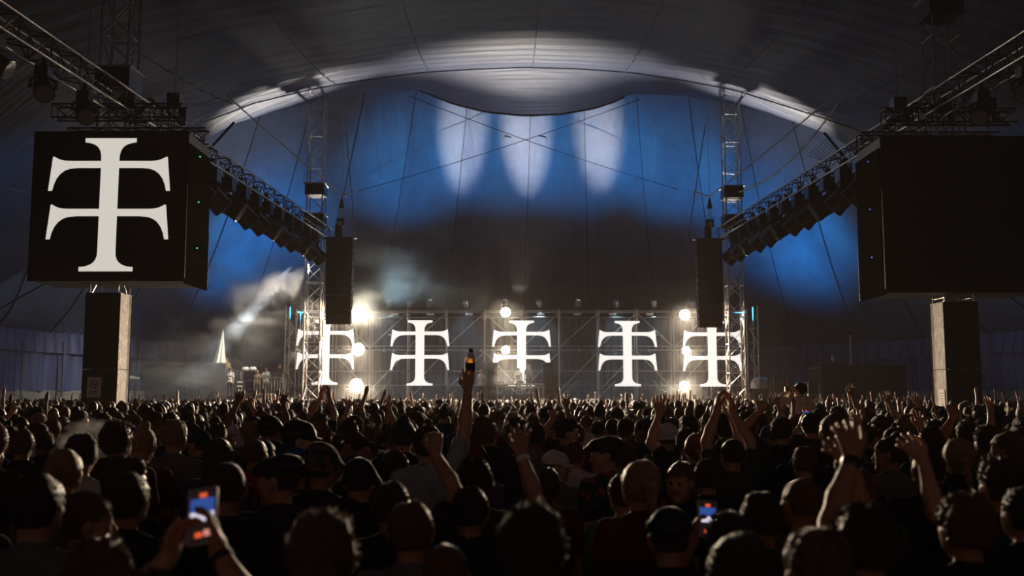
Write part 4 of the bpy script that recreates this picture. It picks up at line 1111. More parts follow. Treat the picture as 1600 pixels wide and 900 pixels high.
# hair and hats, in the un-turned head's own place
HC = np.array((0, -.006, 1.664))
def hair_mesh(kind):
    ph = np.random.RandomState(len(kind) * 13 + ord(kind[0])).rand(12) * 6.28
    base = [cap((0, .012, 1.664), (0, -.026, 1.672), .078, .081, .02, (1.02, 1, .88))]
    infl = {'cropped': .014, 'faded': .016, 'shaved': .006, 'curly': .026, 'long': .013, 'tied': .013, 'bunned': .012, 'tousled': .017}[kind]
    extra = []
    if kind == 'faded': extra = [cap((-.03, .045, 1.735), (.03, .045, 1.735), .036, None, .03), cap((-.035, -.03, 1.745), (.035, -.03, 1.745), .030, None, .03)]
    if kind == 'tousled': extra = [cap((-.022, .045, 1.738), (.028, .050, 1.735), .036, None, .03), cap((0, -.03, 1.755), (0, .02, 1.758), .026, None, .03)]
    if kind == 'long':
        extra = [cap((s*.055, -.035, 1.66), (s*.070, -.060, 1.37), .044, .030, .04) for s in (-1, 1)] + [cap((0, -.065, 1.64), (0, -.095, 1.30), .052, .032, .04)]
    if kind == 'tied': extra = [cap((0, -.10, 1.69), (0, -.155, 1.66), .030, .034, .02), cap((0, -.155, 1.66), (.01, -.16, 1.46), .032, .012, .02)]
    if kind == 'bunned': extra = [cap((0, -.07, 1.765), (0, -.075, 1.775), .042, None, .01)]
    amp, fq = {'cropped': (.003, 70), 'faded': (.005, 60), 'shaved': (.0005, 60), 'curly': (.009, 62), 'long': (.004, 55), 'tied': (.002, 80), 'bunned': (.003, 70), 'tousled': (.006, 48)}[kind]
    def post(f, Q):
        x, y, z = Q[..., 0], Q[..., 1], Q[..., 2]
        f = f - infl * .0
        f = f + amp * (np.sin(x*fq + ph[0] + 2*np.sin(y*fq*.5)) * np.sin(y*fq*.9 + ph[1]) + .7*np.sin(z*fq*1.1 + ph[2] + x*fq*.6) * np.sin(x*fq*1.4 + ph[3]))
        hl = 1.695 if kind not in ('long',) else 1.70
        face = np.minimum(.030 - y, 9) if False else None
        # cut away the face: in front of a slanting hairline and below it, and below the nape
        slope = hl - (y - .062) * .9
        front = np.where(y > -.012 if kind in ('long', 'tied', 'bunned') else y > -.030, (slope - z), -1.0)
        side = np.clip((y + .030) * 2.2, -.06, .0)
        cut = np.where(y > .0, (hl - .035 + .0*x) - z, -1.0)
        cut = np.maximum(cut, np.where(y > .045, hl - z, -1.0))
        nape = (1.585 if kind not in ('faded', 'shaved') else 1.60) - z if kind not in ('long', 'tied') else np.where(y > -.02, 1.60 - z, -1.0)
        ear = .024 - np.sqrt((y + .006)**2 + ((z - 1.63) * .7)**2) if kind not in ('long', 'curly') else -1.0 + 0*x
        return np.maximum.reduce([f, cut, nape, ear])
    def wrap(f, Q): return post(f, Q)
    prims = [tuple(list(p[:3]) + [p[3] + infl, p[4] + infl] + list(p[5:])) for p in base] + extra
    V, F = field_mesh(prims, .0062, wrap)
    me = finish('hair_' + kind, V, F, [M['hair_black']], None, 1300)
    # little locks standing off the surface
    tl = {'cropped': .013, 'faded': .015, 'shaved': .003, 'curly': .020, 'long': .030, 'tied': .007, 'bunned': .010, 'tousled': .024}[kind]
    rs = np.random.RandomState(len(kind)); vs = [tuple(v.co) for v in me.vertices]; fs = [tuple(p.vertices) for p in me.polygons]
    pol = [p for p in me.polygons if p.normal.z > -.35 or kind == 'long']; ar = np.array([p.area for p in pol]); ar /= ar.sum()
    for k in rs.choice(len(pol), 520, p=ar):
        p = pol[k]; nn = np.array(p.normal); c = np.array(p.center) - nn * .002
        sweep = np.array((0, -.25, -.55)) if kind not in ('tousled', 'faded') else np.array((.2, .35, .1))
        if kind == 'long': sweep = np.array((0, -.1, -1.6))
        d = nrm(nn * .8 + sweep * .8 + rs.normal(0, .35, 3)); L = tl * rs.uniform(.5, 1.25)
        a = nrm(np.cross(d, nn + rs.normal(0, .1, 3))); b = nrm(np.cross(d, a)); wd = .0042 if kind != 'curly' else .007
        o = len(vs); vs += [tuple(c + a*wd), tuple(c - a*wd*.6 + b*wd), tuple(c - a*wd*.6 - b*wd), tuple(c + d*L)]
        fs += [(o, o+1, o+3), (o+1, o+2, o+3), (o+2, o, o+3)]
    m2 = bpy.data.meshes.new('hair_' + kind); m2.from_pydata(vs, [], fs); m2.materials.append(M['hair_black'])
    m2.polygons.foreach_set('use_smooth', [True] * len(fs)); m2.update()
    return m2
def dome(infl, zc, amp=0):
    prims = [cap((0, .012, 1.668), (0, -.028, 1.674), .078 + infl, .081 + infl, .02, (1.02, 1, .88))]
    V, F = field_mesh(prims, .0075, lambda f, Q: np.maximum(f, zc - Q[..., 2]))
    return V, F
def ring(rows, name, m):
    mb = MB(); mb.grid(rows); me = bpy.data.meshes.new(name); me.from_pydata(mb.v, [], mb.f); me.materials.append(m)
    me.polygons.foreach_set('use_smooth', [True]*len(me.polygons)); return me
def hat_meshes(kind):
    out = []
    if kind in ('cap', 'backward cap'):
        V, F = dome(.020, 1.672); out.append(('crown', finish('cap_crown', V, F, [M['cloth0']], None, 900)))
        s = 1 if kind == 'cap' else -1; rows = []
        for k in range(6):
            t = k/5
            rows.append([(.088*math.sin(u)*(1+.10*t), s*(.070*math.cos(u) + .075*t*math.cos(u*.9)) + (.0 if s > 0 else -.015), 1.688 - .018*t - .012*math.sin(u)**2*t) for u in np.linspace(-1.25, 1.25, 13)])
        rows2 = rows + [[(x, y, z - .006) for x, y, z in r] for r in rows[::-1]] + [rows[0]]
        out.append(('brim', ring(rows2, 'cap_brim', M['cloth0'])))
    if kind == 'bucket hat':
        V, F = dome(.022, 1.690); out.append(('crown', finish('bucket_crown', V, F, [M['cloth0']], None, 800))); rows = []
        for r_, z in ((.100, 1.715), (.112, 1.690), (.128, 1.668), (.143, 1.645), (.141, 1.641), (.124, 1.664), (.106, 1.690), (.100, 1.712)):
            rows.append([(r_*.93*math.cos(u), -.008 + r_*1.05*math.sin(u), z + .004*math.sin(3*u)) for u in np.linspace(0, 2*math.pi, 33)])
        out.append(('brim', ring(rows, 'bucket_brim', M['cloth0'])))
    if kind == 'flat cap':
        prims = [cap((0, .035, 1.715), (0, -.045, 1.722), .090, .094, .02, (1, 1, 1.6)), cap((0, .09, 1.705), (0, .10, 1.702), .06, None, .02, (1, 1, 3.2))]
        V, F = field_mesh(prims, .0075); out.append(('crown', finish('flat_cap_crown', V, F, [M['cloth0']], None, 900)))
        V, F = dome(.016, 1.680); out.append(('band', finish('flat_cap_band', V, F, [M['cloth0']], None, 500)))
    if kind == 'beanie':
        V, F = dome(.020, 1.685); out.append(('crown', finish('beanie_crown', V, F, [M['cloth0']], None, 900))); rows = []
        for r_, z in ((.104, 1.725), (.108, 1.715), (.109, 1.690), (.104, 1.680), (.098, 1.69)):
            rows.append([(r_*.92*math.cos(u), -.008 + r_*1.07*math.sin(u), z) for u in np.linspace(0, 2*math.pi, 33)])
        out.append(('cuff', ring(rows, 'beanie_cuff', M['cloth0'])))
    return out
HAIRM = {k: hair_mesh(k) for k in ('cropped', 'faded', 'shaved', 'curly', 'long', 'tied', 'bunned', 'tousled')}
HATM = {k: hat_meshes(k) for k in ('cap', 'backward cap', 'bucket hat', 'flat cap', 'beanie')}
def glasses_mesh():
    mb = MB()
    for s in (-1, 1):
        mb.tube([(s*.034, .060, 1.766), (s*.034, .066, 1.770)], .026, 12)
        mb.tube([(s*.062, .060, 1.763), (s*.088, .02, 1.745), (s*.090, -.06, 1.700)], .004, 5)
    mb.tube([(-.012, .064, 1.768), (.012, .064, 1.768)], .004, 5)
    me = bpy.data.meshes.new('sunglasses'); me.from_pydata(mb.v, [], mb.f); me.materials.append(M['black_sheen']); return me
GLASS = glasses_mesh()

def raised(s, x, y, z, hd=(0, .15, 1), hn=(0, 1, 0), pole=None, **kw):
    return {s: ((s*x, y, z), pole or (s*1.0, -.2, -.4), hd, hn, kw)}
POSES = {}
def mkpose(key, text, **kw):
    POSES[key] = (body(key, **kw), text)
mkpose('stand', '', head=(0, 0, 0))
mkpose('stand_l', 'looking toward the beam pole', head=(55, -4, 0))
mkpose('stand_r', 'looking toward the tarpaulin pole', head=(-60, -3, 0))
mkpose('stand_d', 'head bowed', head=(8, -22, 4), arms={1: ((.12, .26, 1.10), (1, -.6, -.5), (-.5, .6, .3), (-.6, -.3, .5), dict(curl=.7))})
mkpose('stand_s', 'wearing long sleeves', head=(-12, 4, -6), sleeve='long')
mkpose('right_up', 'right open hand raised', arms=raised(1, .26, .10, 1.93, curl=.12, spread=.22))
mkpose('left_fist', 'left fist raised', arms=raised(-1, .20, .14, 1.84, curl=1.25, spread=.0, thumb=.9))
mkpose('both_up', 'both arms raised', arms={**raised(1, .30, .06, 1.90, curl=.15, spread=.2), **raised(-1, .27, .10, 1.92, curl=.2, spread=.18)}, head=(0, 10, 0))
mkpose('point_up', 'right finger pointing up', arms=raised(1, .22, .22, 1.86, (0, .4, 1), curl=.05, fingers=(1, 0, 0, 0), thumb=.9))
mkpose('clap', 'hands clasped overhead', arms={**raised(1, .06, .12, 1.97, (-.12, .1, 1), (-1, 0, 0), curl=.3), **raised(-1, .06, .12, 1.97, (.12, .1, 1), (1, 0, 0), curl=.3)})
PH_Z, PH_Y = 1.66, .46
mkpose('phone', 'filming with raised phone', arms={1: ((.085, PH_Y-.06, PH_Z-.06), (1, 0, -1), (-.15, .35, .9), (-1, .0, 0), dict(curl=.55, spread=.04, thumb=.3)), -1: ((-.085, PH_Y-.06, PH_Z-.06), (-1, 0, -1), (.15, .35, .9), (1, .0, 0), dict(curl=.55, spread=.04, thumb=.3))}, head=(0, 4, 0))

def part_copy(name, me, parent, m=None, mw=None):
    o = link(name, me, parent)
    if m is not None:
        o.material_slots[0].link = 'OBJECT'; o.material_slots[0].material = m
    if mw is not None: o.matrix_local = mw
    return o
NPEOPLE = [0]
def person(pose, loc, scale, yaw, skin, hair, haircol, cloth, label, group, clothmat=None, glasses=None, hatcol='black', extra=None):
    """pose meshes are shared; hair/hat names are kinds"""
    ms = POSES[pose][0]
    root = empty('person', loc, label, 'person', group); root.rotation_euler = (0, 0, R(yaw)); root.scale = (scale,)*3
    b = part_copy('body', ms['body'], root, M['skin_' + skin])
    part_copy('shirt', ms['shirt'], root, clothmat or M['cloth_' + cloth])
    hm = ms['head']
    if hair in HATM:
        part_copy('hair', HAIRM['shaved'], root, M['hair_' + haircol], hm)
        h = empty('hat'); h.parent = root; h.matrix_local = hm
        for nm, me in HATM[hair]: part_copy(nm, me, h, M[hatcol] if hatcol in M else M['cloth_' + hatcol])
    else:
        part_copy('hair', HAIRM[hair], root, M['hair_' + haircol], hm)
    if glasses:
        part_copy('sunglasses', GLASS, root, glasses, hm)
    NPEOPLE[0] += 1
    return root

# ------------------------------------------------------------------ the crowd
import itertools
PLACED = []
USED = set()
AN = {'cropped': 'cropped', 'faded': 'faded', 'shaved': 'shaved', 'curly': 'curly', 'long': 'long', 'tied': 'ponytailed', 'bunned': 'bunned', 'tousled': 'tousled'}
def mklabel(pose, hair, haircol, cloth, hatcol):
    hd = ('a %s %s' % (hatcol, hair)) if hair in HATM else '%s %s hair' % (AN[hair], haircol)
    t = POSES[pose][1]
    return 'person with %s and a %s %s%s' % (hd, cloth, 'hoodie' if pose == 'stand_s' else 'T-shirt', (', ' + t) if t and pose != 'stand_s' else '')
def wchoice(r, d):
    return r.choices(list(d), list(d.values()))[0]
POSE_W = {'stand': 34, 'stand_l': 10, 'stand_r': 10, 'stand_d': 8, 'stand_s': 10}
ARM_W = {'right_up': 6, 'left_fist': 3, 'both_up': 4, 'point_up': 3, 'clap': 2, 'phone': 2}
HAIR_W = {'cropped': 22, 'faded': 18, 'shaved': 9, 'curly': 9, 'long': 8, 'tied': 5, 'bunned': 4, 'tousled': 12, 'cap': 4, 'backward cap': 4, 'bucket hat': 5, 'beanie': 2}
HCOL_W = {'black': 38, 'dark brown': 38, 'brown': 18, 'fair': 8, 'ginger': 3}
CLOTH_W = {'black': 36, 'charcoal': 16, 'navy': 10, 'grey': 7, 'white': 4, 'maroon': 6, 'olive': 6, 'teal': 4, 'sand': 3, 'blue': 4, 'purple': 3, 'pink': 2, 'green': 2, 'red': 1.5}
HAT_W = {'black': 6, 'navy': 3, 'white': 2, 'sand': 1, 'maroon': 1, 'grey': 1, 'olive': 1, 'red': .6, 'blue': 1}
SKIN_W = {'pale': 6, 'tan': 4, 'brown': 2}
CR = random.Random(31)
GRP = 'people in the crowd'
def add_phone(root, c_local, tilt, label, big=False):
    """a smartphone standing in the scene in front of a person's hands"""
    s = root.scale[0]; Mx = Matrix.Translation(root.location) @ Matrix.Rotation(root.rotation_euler[2], 4, 'Z') @ Matrix.Scale(s, 4)
    c = Mx @ Vector(c_local)
    ph = empty('smartphone', c, label, 'phone'); ph.rotation_euler = (R(-28), R(tilt), root.rotation_euler[2])
    def bx(name, x0, x1, z0, z1, y0, y1, m):
        mb = MB().box((x0, y0, z0), (x1, y1, z1)); o = mb.build(name, m, None); o.parent = ph; return o
    bx('case', -.038, .038, -.078, .078, 0, .010, M['black_sheen'])
    for x0, x1, z0, z1 in ((-.040, -.037, -.08, .08), (.037, .040, -.08, .08), (-.04, .04, .077, .080), (-.04, .04, -.080, -.077)): bx('rim', x0, x1, z0, z1, -.001, .011, M['clear'])
    bx('screen', -.035, .035, -.072, .072, -.0012, -.0002, M['ph_dark'])
    bx('picture_sky', -.033, .033, .005, .050, -.0020, -.0013, M['ph_blue'])
    bx('picture_stage', -.033, .033, -.016, .010, -.0024, -.0014, M['ph_white'])
    bx('record_button', -.008, .012, .053, .066, -.0022, -.0013, M['ph_red'])
    bx('picture_crowd', -.018, .002, -.062, -.048, -.0022, -.0013, M['ph_red'])
    bx('shutter_button', .006, .026, -.060, -.042, -.0022, -.0013, M['ph_pink'])
    return ph
M['ph_dark'] = mat('phone_dark', (.02, .02, .03), .2, emit=(.10, .05, .06), estr=.12)
M['ph_blue'] = mat('phone_blue', (.05, .1, .3), .2, emit=(.06, .16, .62), estr=.45)
M['ph_white'] = mat('phone_white', (.8, .8, .8), .2, emit=(.9, .85, 1.0), estr=.8)
M['ph_red'] = mat('phone_red', (.8, .2, .1), .2, emit=(1.0, .13, .04), estr=.75)
M['ph_pink'] = mat('phone_pink', (.8, .4, .4), .2, emit=(1.0, .4, .3), estr=.6)
def put(px, ytop, Y, pose, hair, haircol, cloth, skin='pale', yaw=0, label=None, hatcol='black', glasses=None, clothmat=None, group=GRP):
    c = at(px, ytop, Y); sc = c.z / (1.775 if hair not in ('curly', 'tousled', 'bucket hat') else 1.79)
    lab = label or mklabel(pose, hair, haircol, cloth, hatcol); USED.add(lab)
    PLACED.append((c.x, Y, .25))
    return person(pose, (c.x, Y, 0), sc, yaw, skin, hair, haircol, cloth, lab, group, clothmat, glasses, hatcol)

# poses of the people one can single out
mkpose('bottle', 'a bottle held up in the right hand', arms=raised(1, .262, .05, 2.02, (.02, 0, 1), (0, 1, 0), curl=.42, spread=.10, thumb=.9), head=(10, 6, 0))
mkpose('phone_near', 'filming with a phone at arm length', arms={1: ((.075, .345, 1.765), (1, -.3, -.8), (-.25, .30, .9), (-1, -.2, 0), dict(curl=.45, spread=.05, thumb=.25)), -1: ((-.080, .345, 1.745), (-1, -.3, -.8), (.30, .30, .85), (1, -.2, 0), dict(curl=.55, spread=.05, thumb=.3))}, h=.0062, target=9000)
mkpose('fist_right', 'right fist raised', arms=raised(1, .20, .16, 1.90, curl=1.2, spread=.0, thumb=.9, pole=(.9, -.3, -.6)))
mkpose('left_near', 'left forearm raised with a dark wristband', arms=raised(-1, -.035, .20, 1.93, (-.1, .2, 1), (0, 1, .2), curl=.55, spread=.12, pole=(-.7, .2, -.8)), h=.0062, target=8000)
mkpose('lean_near', 'left arm slanting up', arms=raised(-1, .36, .20, 1.88, (-.5, .35, .8), (0, 1, 0), curl=.35, spread=.15, pole=(-.3, -.3, -1)), h=.0062, target=8000)
mkpose('rider', 'riding on shoulders', sleeve='long', legs='ride', head=(28, 2, 0), arms={1: ((.20, .28, 1.30), (1, -.5, -.6), (-.6, .6, .3), (-.5, -.3, .6), dict(curl=.7)), -1: ((-.13, .17, 1.60), (-1, -.2, -.7), (.3, .6, .8), (1, 0, 0), dict(curl=.8))})

put(505, 797, 2.75, 'stand', 'tousled', 'brown', 'black', 'tan', 8, 'person with thick tousled brown hair and black top, in front of the flat-capped one')
put(643, 783, 3.75, 'stand', 'cropped', 'brown', 'grey', 'pale', 0, 'person with rounded cropped brown hair below the raised fist')
put(697, 846, 3.30, 'stand', 'shaved', 'brown', 'charcoal', 'tan', -6, 'short person with close shaved brown hair in a charcoal top')
put(832, 785, 2.80, 'stand', 'tousled', 'dark brown', 'black', 'pale', -4, 'person with broad tousled dark brown hair, head glowing round the edge')
put(1155, 833, 2.68, 'stand', 'cropped', 'dark brown', 'navy', 'tan', 3, 'person with cropped dark brown hair in navy, before the shaved head')
put(1275, 830, 2.80, 'stand', 'faded', 'brown', 'black', 'pale', 12, 'person with faded brown hair in black, below the wristband arm')
r_left = put(1350, 786, 3.15, 'left_near', 'curly', 'dark brown', 'black', 'tan', 0, 'person with curly hair, left forearm with dark wristband raised high')
put(1250, 745, 4.5, 'stand', 'shaved', 'brown', 'olive', 'tan', 18, 'person with bald-looking shaved head and bare neck in an olive top')
put(1188, 772, 4.2, 'stand', 'faded', 'black', 'charcoal', 'tan', -10, 'person with faded black hair beside the bald-looking one')
put(1045, 795, 3.9, 'stand', 'beanie', 'black', 'black', 'pale', 0, 'person in a plain black beanie and black top', 'black')
put(200, 738, 4.2, 'stand', 'cropped', 'dark brown', 'black', 'pale', 0, 'person with cropped dark hair beyond the phone arms, black top')
put(135, 769, 3.9, 'stand_r', 'cropped', 'brown', 'maroon', 'pale', 0, 'person with cropped brown hair and maroon top, head turned')
put(355, 720, 4.4, 'stand', 'shaved', 'dark brown', 'black', 'tan', 10, 'person with round shaved dark head right behind the phone')
put(60, 740, 3.6, 'stand', 'cropped', 'black', 'grey', 'pale', 0, 'person with black cropped hair and pale grey T-shirt')
put(440, 712, 5.0, 'stand_l', 'flat cap', 'dark brown', 'charcoal', 'pale', 20, 'person in a black flat cap looking sideways', 'black')
put(503, 690, 5.4, 'stand', 'bucket hat', 'dark brown', 'black', 'tan', -20, 'person in a patchwork print bucket hat with a strap', 'patch')
put(562, 714, 5.5, 'stand', 'bucket hat', 'dark brown', 'black', 'pale', 0, 'person in a plain black bucket hat and black top, bare neck', 'black')
put(975, 738, 5.3, 'stand', 'cropped', 'dark brown', 'green', 'pale', 12, 'person with cropped dark hair and bright green T-shirt')
put(1062, 722, 6.0, 'stand_l', 'long', 'brown', 'black', 'pale', 95, 'person with long brown hair and face turned half back')
put(1104, 717, 6.3, 'stand', 'cropped', 'dark brown', 'navy', 'pale', 0, 'person with neat cropped hair beside the long brown hair')
put(855, 731, 6.1, 'stand', 'tied', 'dark brown', 'maroon', 'tan', 0, 'person with dark hair tied back in a maroon T-shirt')
put(885, 655, 9.4, 'stand_r', 'faded', 'black', 'maroon', 'pale', -25, 'bearded-looking person in profile with swept black hair and maroon top')
put(868, 706, 7.6, 'stand_r', 'cap', 'dark brown', 'grey', 'pale', -30, 'person in a white peaked cap with grey top', 'white')
put(899, 690, 8.4, 'stand', 'cropped', 'brown', 'white', 'pale', -20, 'person with cropped brown hair and white T-shirt beside the white cap')
put(948, 683, 7.0, 'stand_l', 'flat cap', 'black', 'black', 'pale', 32, 'smiling person in profile with black flat cap and floral shirt', 'black', clothmat=M['floral'])
put(618, 702, 7.2, 'stand', 'long', 'black', 'black', 'tan', 0, 'person with long black hair and red sunglasses pushed up', glasses=M['red_print'])
put(400, 684, 7.4, 'stand', 'shaved', 'brown', 'red', 'tan', -14, 'person with shaved head and bright red T-shirt')
rb = put(668, 664, 6.6, 'bottle', 'cropped', 'dark brown', 'sage', 'pale', 0, 'person in a sage T-shirt holding an amber bottle overhead')
put(612, 752, 4.55, 'fist_right', 'cropped', 'dark brown', 'black', 'tan', 0, 'person with dark cropped hair thrusting up a blurred fist')
rt2 = put(735, 760, 4.6, 'right_up', 'cropped', 'black', 'black', 'tan', 0, 'person in black raising an open hand near the bottle')
put(1505, 770, 3.7, 'lean_near', 'curly', 'brown', 'black', 'tan', 10, 'person with curly brown hair, arm slanting toward the wristband arm')
put(1598, 760, 4.2, 'lean_near', 'cropped', 'black', 'black', 'pale', 6, 'person with cropped black hair, arm slanting up at the crowd edge')
# person filming in the foreground
c = at(238, 896, 2.42)
sc = c.z / 1.765
rp = person('phone_near', (c.x, 2.42, 0), sc, 0, 'tan', 'cropped', 'dark brown', 'black', 'short person in black filming with both hands high', GRP); PLACED.append((c.x, 2.42, .25))
add_phone(rp, (.005, .40, 1.868), -9, 'smartphone held up by both hands, screen showing the stage')
r2 = put(1137, 800, 3.9, 'phone', 'tousled', 'black', 'black', 'tan', 0, 'person with tousled black hair filming beside the bald-looking one')
add_phone(r2, (0, PH_Y - .005, PH_Z + .045), 4, 'smartphone with a blue and white picture beside the bald-looking person')
# wristbands
def band(root, pose, s, label, m, wd=.022):
    sh, el, wr = POSES[pose][0]['joints'][s]; d = nrm(wr - el); p = wr - d * .02
    Mx = Matrix.Translation(root.location) @ Matrix.Rotation(root.rotation_euler[2], 4, 'Z') @ Matrix.Scale(root.scale[0], 4)
    mb = MB().tube([Mx @ Vector(p - d*wd*.6), Mx @ Vector(p - d*wd*.4), Mx @ Vector(p + d*wd*.4), Mx @ Vector(p + d*wd*.6)], [.027, .031, .031, .027], 14)
    o = mb.build('wristband', m, None, smooth=True, offset=tuple(root.location)); tag(o, label, 'wristband')
band(r_left, 'left_near', -1, 'dark wristband on the near raised forearm', M['black_sheen'], .035)
band(rt2, 'right_up', 1, 'pale paper wristband on the open-handed arm near the bottle', M['paper'])
band(rp, 'phone_near', 1, 'thin dark bracelet on the arm holding the phone', M['black'])
# the bottle
sh, el, wr = POSES['bottle'][0]['joints'][1]
Mx = Matrix.Translation(rb.location) @ Matrix.Rotation(rb.rotation_euler[2], 4, 'Z') @ Matrix.Scale(rb.scale[0], 4)
bp = Mx @ Vector((wr[0] + .004, wr[1] + .048, wr[2] + .035))
bt = empty('drink_bottle', bp, 'amber drink bottle with black label and cap held overhead', 'bottle')
def lathe(name, prof, m, n=18):
    rows = [[Vector((bp.x + r*math.cos(u), bp.y + r*math.sin(u), bp.z + z)) for u in np.linspace(0, 2*math.pi, n+1)] for r, z in prof]
    MB().grid(rows).build(name, m, bt, smooth=True)
lathe('body', [(0, 0), (.030, 0), (.034, .006), (.034, .10), (.034, .155), (.031, .175)], M['amber'])
lathe('label_band', [(.0346, .085), (.0352, .088), (.0352, .142), (.0346, .145)], M['bottle_label'])
lathe('shoulder', [(.0312, .174), (.026, .190), (.018, .203), (.013, .212), (.013, .222)], M['clear'])
lathe('lid', [(.0155, .216), (.0158, .218), (.0155, .236), (.010, .240), (0, .240)], M['black_sheen'])
bt.rotation_euler = (0, R(3), 0)

# the shoulder rider and the one below
RY = 17.3
M['cloth_rider'] = mat('cloth_pale_sand', (.85, .72, .54), .85, var=.1)
c = at(1250, 599, RY); zr = c.z
pr = person('rider', (c.x, RY, zr - 1.765), 1.0, 12, 'pale', 'cropped', 'black', 'sand', 'person in a sand hoodie with black harness riding on shoulders', GRP, M['cloth_rider'])
st = []
for s in (-1, 1):
    mb = MB().tube([(s*.12, .09, 1.44), (s*.10, -.02, 1.50), (s*.05, -.125, 1.40), (-s*.11, -.115, 1.16), (-s*.15, -.02, 1.12)], .014, 6)
    o = mb.build('harness_strap', M['black'], None); o.parent = pr
mb = MB().tube([(-.15, -.02, 1.22), (-.08, -.115, 1.22), (.08, -.115, 1.22), (.15, -.02, 1.22)], .013, 6); o = mb.build('harness_strap', M['black'], None); o.parent = pr
hand = POSES['rider'][0]['joints'][-1][2]
Mr = Matrix.Translation(pr.location) @ Matrix.Rotation(R(12), 4, 'Z')
q = Mr @ Vector((hand[0] + .04, hand[1] + .09, hand[2] + .06))
cmr = empty('camera', q, 'small black camera in the shoulder rider\'s hand', 'camera')
MB().box((q.x-.06, q.y-.03, q.z-.04), (q.x+.06, q.y+.03, q.z+.05)).build('camera_body', M['black'], cmr)
MB().tube([(q.x, q.y+.03, q.z), (q.x, q.y+.11, q.z)], .035, 10).build('camera_lens', M['black_sheen'], cmr)
person('stand', (c.x + .02, RY + .07, 0), (zr - 1.765 + .93 - .10) / 1.48, 0, 'tan', 'faded', 'black', 'charcoal', 'person carrying the shoulder rider in the sand hoodie', GRP); PLACED.append((c.x, RY, .45))

# people on and beside the stage
SG = 'people on the stage'
def stage_person(px, ytop, Y, z0, pose, hair, hc, cl, yaw, label, skin='pale'):
    c = at(px, ytop, Y); person(pose, (c.x, Y, z0), (c.z - z0) / 1.775, yaw, skin, hair, hc, cl, label, SG)
stage_person(810, 575, TY + 1.0, DK + .32, 'stand_d', 'cropped', 'dark brown', 'sand', 180, 'shorter person working behind the equipment table')
stage_person(826, 570, TY + 1.1, DK + .32, 'stand_l', 'faded', 'fair', 'charcoal', 170, 'taller fair-haired person behind the equipment table')
stage_person(752, 577, TY - .4, DK, 'stand', 'cropped', 'brown', 'white', 150, 'person in a white T-shirt standing beside the monitor stack')
stage_person(437, 568, PY + .9, PZ, 'stand', 'faded', 'dark brown', 'charcoal', 150, 'standing person in dark top behind the crowd barrier')
stage_person(416, 574, PY + .6, PZ, 'stand_d', 'long', 'brown', 'white', 170, 'long-haired person in white behind the crowd barrier')
stage_person(402, 578, PY + .5, PZ, 'stand_l', 'long', 'fair', 'sand', 160, 'fair-haired person in sand top behind the crowd barrier')
stage_person(360, 575, PY + .6, PZ, 'stand', 'cap', 'brown', 'white', 170, 'person in white with a cap beside the parasol booth', 'tan')
stage_person(354, 559, BY + 1.4, 2.3, 'stand_s', 'cropped', 'brown', 'sand', 185, 'person in a sand hoodie by the closed parasol')
stage_person(318, 564, BY + 1.5, 2.3, 'stand', 'cropped', 'fair', 'black', 180, 'fair cropped person peering over the black booth')

# fill the nearer crowd with individuals
BLOCK = [(xNL, NY, .95), (xNR, NY, .95)]
cand = []
Y = 3.0
row = 0
while Y < 20:
    half = Y * .56 + .6
    x = -half + (row % 2) * .29
    while x < half:
        cand.append((x + CR.uniform(-.09, .09), Y + CR.uniform(-.12, .12))); x += .585
    Y += .60; row += 1
cand.sort(key=lambda p: math.hypot(*p))
LIMIT = 296
for x, y in cand:
    if NPEOPLE[0] >= LIMIT: break
    if any((x-a)**2 + (y-b)**2 < (.27 + r)**2 for a, b, r in PLACED): continue
    # keep the singled-out arms, phone and faces in view
    if y < 6.0 and abs(x / y * FPX + 800 - 303) < 62: continue
    if y < 5.0 and abs(x / y * FPX + 800 - 760) < 40: continue
    if y < 8.5 and abs(x / y * FPX + 800 - 900) < 40 and y > 5.2: continue
    right = x / y > .18
    arm = y > (5.6 if right else 8.0) and CR.random() < (.20 if right else .075)
    for tries in range(200):
        pose = wchoice(CR, ARM_W) if arm else wchoice(CR, POSE_W)
        hair = wchoice(CR, HAIR_W); hc = wchoice(CR, HCOL_W); cl = wchoice(CR, CLOTH_W); hat = wchoice(CR, HAT_W)
        if hair == 'long' and y < 6.5: hair = 'tied'
        lab = mklabel(pose, hair, hc, cl, hat)
        if lab not in USED: break
    USED.add(lab)
    top = min(1.84, max(1.55, CR.gauss(1.715, .075)))
    if y < 5: top = min(top, 1.70)
    rt_ = person(pose, (x, y, 0), top / 1.775, CR.uniform(-22, 22), wchoice(CR, SKIN_W), hair, hc, cl, lab, GRP, None, None, hat)
    if pose == 'phone':
        hd_ = ('%s %s' % (hat, hair)) if hair in HATM else '%s %s hair' % (AN[hair], hc)
        add_phone(rt_, (0, PH_Y - .005, PH_Z + .045), CR.uniform(-6, 6), 'smartphone held by the person with %s in %s' % (hd_, cl))
    PLACED.append((x, y, .22))
last_y = y
last_d = math.hypot(x, y)

